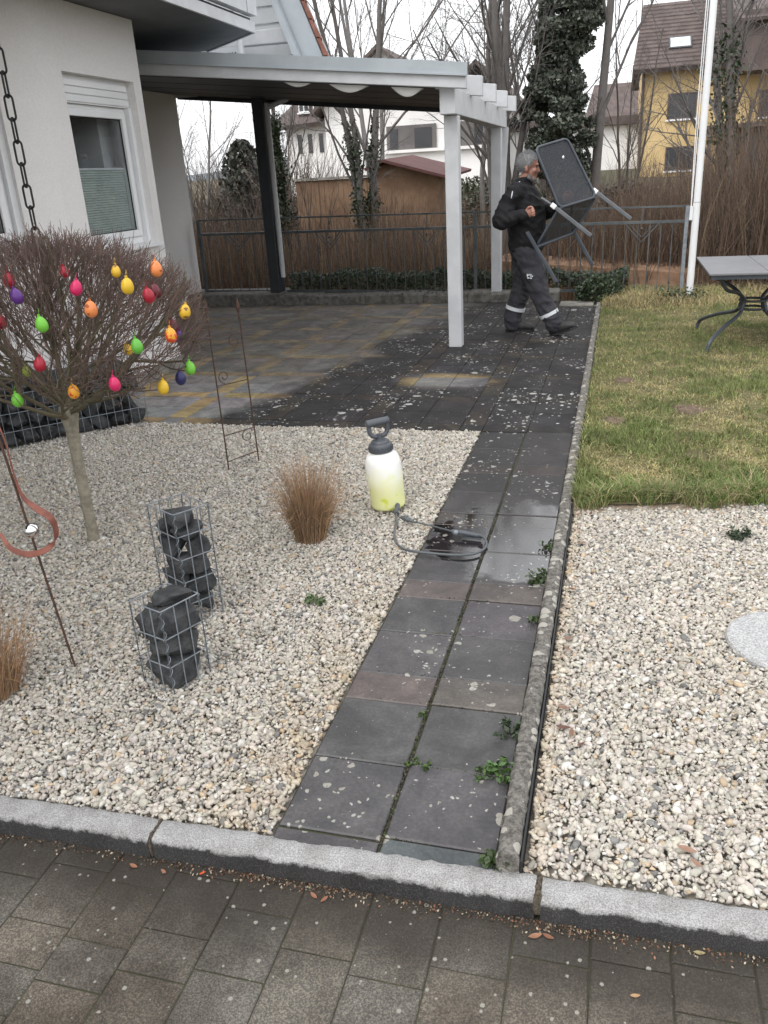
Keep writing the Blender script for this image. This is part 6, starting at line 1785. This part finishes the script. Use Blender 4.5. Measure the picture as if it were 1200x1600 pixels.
m_ = MB(); m_.tube([(-1.2, 18, -.6), (-1.2, 18, 2), (-1.15, 18, 4.3)], [.14, .1, .03], 8); m_.build('trunk', M['bark'], ev, True)
# conifer and shrub far left
cf = empty('evergreen_bush', (-9.6, 21.5, gz(0, 21)), 'dark rounded evergreen bush left of the dark carport post', 'tree', 'trees beyond the fence')
N = 5200; t = g.random(N) ** 1.3; a = g.uniform(0, 6.283, N); rr = np.sqrt(np.clip(1 - t ** 1.6, 0, 1)) * .72 * np.sqrt(g.uniform(.35, 1.0, N)) * (1 + .25 * np.sin(a * 5 + t * 20)) + .05
leaves('foliage', np.stack([-9.55 + rr * np.cos(a), 21.5 + rr * np.sin(a), gz(0, 21) + .1 + 2.75 * t], 1), .07, vary((.060, .064, .050), N, .55, 14), M['leaf'], cf, seed=18)
m_ = MB(); m_.tube([(-9.55, 21.5, -.5), (-9.55, 21.5, 2.2)], [.08, .03], 8); m_.build('trunk', M['bark'], cf, True)
# dark shrubs before the white house's right half
for i, (x, y, w_, h_, lab, c) in enumerate(((-3.2, 24, 1.3, 1.25, 'dark dome shaped shrub behind the second white post', (.045, .046, .032)), (-4.9, 30, 1.0, 1.0, 'greenish shrub beyond the shed roof', (.06, .07, .035)), (.1, 26, 1.0, 1.0, 'dark brown shrub below the small far house', (.06, .05, .04)))):
    ro = empty('shrub', (x, y, gz(x, y)), lab, 'shrub'); N = 2200; d = g.normal(size=(N, 3)); d /= np.linalg.norm(d, axis=1, keepdims=True); d[:, 2] = np.abs(d[:, 2])
    leaves('foliage', np.array([x, y, gz(x, y)]) + d * g.uniform(.6, 1.05, (N, 1)) * np.array([w_, w_ * .7, h_]), .06, vary(c, N, .45, i), M['leaf'], ro, seed=30 + i)

# ------------------------------------------------------------------ buildings beyond
def roof_plane(m_, a, b, c, d, th=.12):
    n = (b - a).cross(d - a).normalized() * th; m_.hexa([a - n, b - n, c - n, d - n, a, b, c, d]); return m_


def far_window(parent, x0, x1, z0, z1, Y, mat='dark_window', frame=True):
    m_ = MB(); m_.box(x0, x1, Y - .03, Y + .02, z0, z1); w_ = m_.build('window', M[mat], parent)
    if frame:
        f_ = MB(); t = .05
        for q in ((x0 - t, x0, z0 - t, z1 + t), (x1, x1 + t, z0 - t, z1 + t), (x0, x1, z0 - t, z0), (x0, x1, z1, z1 + t), ((x0 + x1) / 2 - t / 2, (x0 + x1) / 2 + t / 2, z0, z1)): f_.box(q[0], q[1], Y - .06, Y - .032, q[2], q[3])
        f_.build('frame', M['brown_roof' if frame == 'dark' else 'pvc'], w_)
        s_ = MB(); s_.box(x0 - .1, x1 + .1, Y - .12, Y - .062, z0 - .12, z0 - .055); s_.build('sill', M['pvc'], w_)


# yellow house
yh = empty('yellow_house', (4.0, 43, .7), 'yellow rendered house with brown tiled roof and skylight', 'house')
m_ = MB(); m_.box(.62, 9.0, 40, 48, .2, 5.15); m_.build('wall', M['yellow_wall'], yh)
far_window(yh, 1.76, 2.80, 3.14, 4.02, 40, frame='dark'); far_window(yh, 1.80, 2.84, 1.14, 1.98, 40, frame='dark'); far_window(yh, 5.3, 6.2, 3.0, 3.9, 40, frame='dark')
rf_ = MB(); roof_plane(rf_, Vector((.22, 39.3, 5.0)), Vector((9.4, 39.3, 5.0)), Vector((9.4, 44, 7.95)), Vector((.55, 44, 7.95)), .18); roof_plane(rf_, Vector((9.4, 48.7, 5.0)), Vector((.22, 48.7, 5.0)), Vector((.55, 44, 7.95)), Vector((9.4, 44, 7.95)), .18)
rf_ = rf_.build('roof', M['brown_roof'], yh)
m_ = MB()
for k in range(17): # tile courses
    t = k / 17; p0 = Vector((.25 + .33 * t, 39.3 + 4.7 * t, 5.012 + 2.95 * t)); p1 = Vector((9.4, 39.3 + 4.7 * t, 5.012 + 2.95 * t)); m_.bar(p0, p1, .05, .05, up=(0, 0, 1))
m_.build('tile_course', M['brown_roof'], rf_)
def on_roof(x, t, h): return Vector((x, 39.3 + 4.7 * t - .53 * h, 5.0 + 2.95 * t + .85 * h))
m_ = MB(); m_.hexa([on_roof(1.62, .235, .02), on_roof(2.52, .235, .02), on_roof(2.52, .40, .02), on_roof(1.62, .40, .02), on_roof(1.62, .235, .1), on_roof(2.52, .235, .1), on_roof(2.52, .40, .1), on_roof(1.62, .40, .1)]); sk = m_.build('skylight', M['dark_window'], rf_)
m_ = MB(); m_.hexa([on_roof(1.68, .25, .101), on_roof(2.46, .25, .101), on_roof(2.46, .385, .101), on_roof(1.68, .385, .101), on_roof(1.68, .25, .11), on_roof(2.46, .25, .11), on_roof(2.46, .385, .11), on_roof(1.68, .385, .11)]); m_.build('pane', pm('skylight_glass', (.55, .58, .60), None, 2, .08), sk)
m_ = MB(); m_.box(4.2, 9.2, 38.2, 41.5, 4.55, 6.6); roof_plane(m_, Vector((3.9, 37.8, 6.3)), Vector((9.4, 37.8, 6.3)), Vector((9.4, 42, 7.6)), Vector((3.9, 42, 7.6))); m_.build('dormer', M['brown_roof'], yh)
m_ = MB(); m_.box(3.2, 9.0, 37.6, 39.98, 2.55, 2.7); m_.box(3.2, 3.35, 37.6, 37.75, .5, 2.55); m_.box(4.6, 4.75, 37.6, 37.75, .5, 2.55); m_.build('porch', M['brown_roof'], yh)
m_ = MB(); m_.box(4.75, 9.0, 38.2, 39.97, .5, 2.54); m_.build('porch_wall', M['loggia'], yh)  # shade below the porch roof is in the wall colour
m_ = MB(); m_.tube([(.68, 39.9, .5), (.68, 39.9, 4.9)], .06, 8); m_.build('downpipe', M['brown_roof'], yh)

# white house
wh = empty('white_house', (-10, 40, .5), 'large white house with a shaded loggia beyond the shed', 'house')
wall = MB(); wall._add([(-12.75, 38, -.5), (-5.0, 38, -.5), (-5.0, 38, 4.5), (-7.3, 38, 4.5), (-10.1, 38, 6.5), (-12.75, 38, 4.55), (-12.75, 46, -.5), (-5.0, 46, -.5), (-5.0, 46, 4.5), (-7.3, 46, 4.5), (-10.1, 46, 6.5), (-12.75, 46, 4.55)],
     [(0, 1, 2, 3, 4, 5), (11, 10, 9, 8, 7, 6), (0, 6, 7, 1), (1, 7, 8, 2), (5, 11, 6, 0)])
wall.build('wall', M['far_white'], wh)
wing = MB(); wing.box(-15.0, -12.76, 39, 46, -.5, 4.05); wing.build('wall', M['far_white'], wh)
wing = MB(); wing.box(-4.99, 1.4, 41, 47, -.5, 3.05); wing.build('wall', M['far_white'], wh)
wing = MB(); wing.box(-5.4, 1.6, 40.6, 47.4, 3.06, 3.40); wing.build('flat_roof', M['brown_roof'], wh)
rf_ = MB(); roof_plane(rf_, Vector((-13.3, 37.5, 4.2)), Vector((-10.1, 37.5, 6.62)), Vector((-10.1, 46.5, 6.62)), Vector((-13.3, 46.5, 4.2))); roof_plane(rf_, Vector((-10.1, 37.5, 6.62)), Vector((-7.1, 37.5, 4.4)), Vector((-7.1, 46.5, 4.4)), Vector((-10.1, 46.5, 6.62)))
roof_plane(rf_, Vector((-7.6, 37.6, 4.3)), Vector((-6.0, 37.6, 5.75)), Vector((-6.0, 46, 5.75)), Vector((-7.6, 46, 4.3))); roof_plane(rf_, Vector((-6.0, 37.6, 5.75)), Vector((-4.5, 37.6, 4.3)), Vector((-4.5, 46, 4.3)), Vector((-6.0, 46, 5.75)))
roof_plane(rf_, Vector((-15.6, 38.4, 3.85)), Vector((-12.5, 38.4, 3.95)), Vector((-11.2, 43, 6.0)), Vector((-14.6, 43, 6.0)), .2)
rfo = rf_.build('roof', M['brown_roof'], wh)
m_ = MB(); m_.box(-14.4, -13.0, 39.2, 41, 4.15, 5.35); dm = m_.build('dormer', M['brown_roof'], wh)
for a in (-14.3, -13.6): far_window(wh, a, a + .42, 4.45, 5.2, 39.18, frame=True)
for a in (-14.45, -13.95, -13.42): far_window(wh, a, a + .2, 2.68, 3.48, 39.0, frame=False)
m_ = MB(); m_.tube([(-13.0, 38.9, -.3), (-13.0, 38.9, 3.75), (-13.4, 38.6, 3.85)], .06, 8); m_.build('downpipe', M['anthracite'], wh)
for (a, b) in ((-9.95, -7.75), (-7.2, -5.15)):
    m_ = MB(); m_.box(a, b, 37.93, 37.985, 2.55, 3.50); lo = m_.build('loggia', M['loggia'], wh)  # flat panel on the wall, recess shade painted in its colour
    for qa, qb in ((a + .15, a + .5), (b - .95, b - .2)): MB().box(qa, qb, 37.90, 37.928, 2.6, 3.38).build('window', M['dark_window'], lo)
m_ = MB(); m_.box(-10.1, -5.0, 37.8, 37.925, 2.42, 2.54); m_.build('ledge', M['far_white'], wh)
# small far house between
fh = empty('far_house', (-.6, 56, 1.2), 'small far house with brown roof left of the yellow house', 'house')
m_ = MB(); m_.box(-2.0, 1.6, 55, 62, 0, 3.6); m_.build('wall', M['far_wall'], fh)
m_ = MB(); roof_plane(m_, Vector((-2.4, 54.4, 3.5)), Vector((2.2, 54.4, 3.5)), Vector((1.8, 58.5, 6.0)), Vector((-1.9, 58.5, 6.0)), .15); m_.build('roof', M['brown_roof'], fh)
m_ = MB(); m_.box(.35, 1.1, 54.9, 54.98, 2.2, 3.4); m_.build('window', M['cap'], fh)
m_ = MB(); m_.box(-1.9, 1.7, 53, 54.6, 1.55, 1.75); m_.build('canopy', M['far_white'], fh)
# brown shed and board fence
sh = empty('shed', (-4.7, 20.5, 0), 'brown wooden shed with dark red gabled roof', 'shed')
gs = gz(0, 20)
m_ = MB(); m_._add([(-5.62, 20, gs - .3), (-4.05, 20, gs - .3), (-4.05, 20, 1.50), (-5.25, 20, 1.86), (-5.62, 20, 1.74), (-5.62, 22.5, gs - .3), (-4.05, 22.5, gs - .3), (-4.05, 22.5, 1.50), (-5.25, 22.5, 1.86), (-5.62, 22.5, 1.74)], [(0, 1, 2, 3, 4), (9, 8, 7, 6, 5), (0, 5, 6, 1), (1, 6, 7, 2), (4, 9, 5, 0), (2, 7, 8, 3), (3, 8, 9, 4)])
m_.build('wall', M['shed_wood'], sh)
m_ = MB(); roof_plane(m_, Vector((-5.30, 19.7, 1.93)), Vector((-3.75, 19.6, 1.50)), Vector((-3.75, 22.8, 1.62)), Vector((-5.30, 22.8, 2.04)), .06); roof_plane(m_, Vector((-5.75, 19.7, 1.76)), Vector((-5.30, 19.7, 1.93)), Vector((-5.30, 22.8, 2.04)), Vector((-5.75, 22.8, 1.85)), .06); m_.build('roof', M['red_roof'], sh)
bf = empty('board_fence', (-6.6, 20.2, 0), 'flat topped brown board wall left of the ivy wrapped tree', 'board fence')
m_ = MB(); x = -7.62
rr_ = random.Random(4)
while x < -5.66: m_.box(x, x + .115, 20.15 + rr_.uniform(0, .012), 20.19, gs - .3, 1.56); x += .12
m_.build('boards', M['shed_wood'], bf)
m_ = MB(); m_.box(-7.65, -5.64, 20.1, 20.26, 1.565, 1.62); m_.build('cap_rail', M['concrete_pale'], bf)
# green meadow patch behind
tag(MB().hexa([(-4.0, 26, -.4), (0.6, 26, -.4), (0.6, 36, .4), (-4.0, 36, .4), (-4.0, 26.5, .1), (.6, 26.5, .1), (.6, 35.5, 1.3), (-4.0, 35.5, 1.3)]).build('grass_bank', M['meadow']), kind='structure')
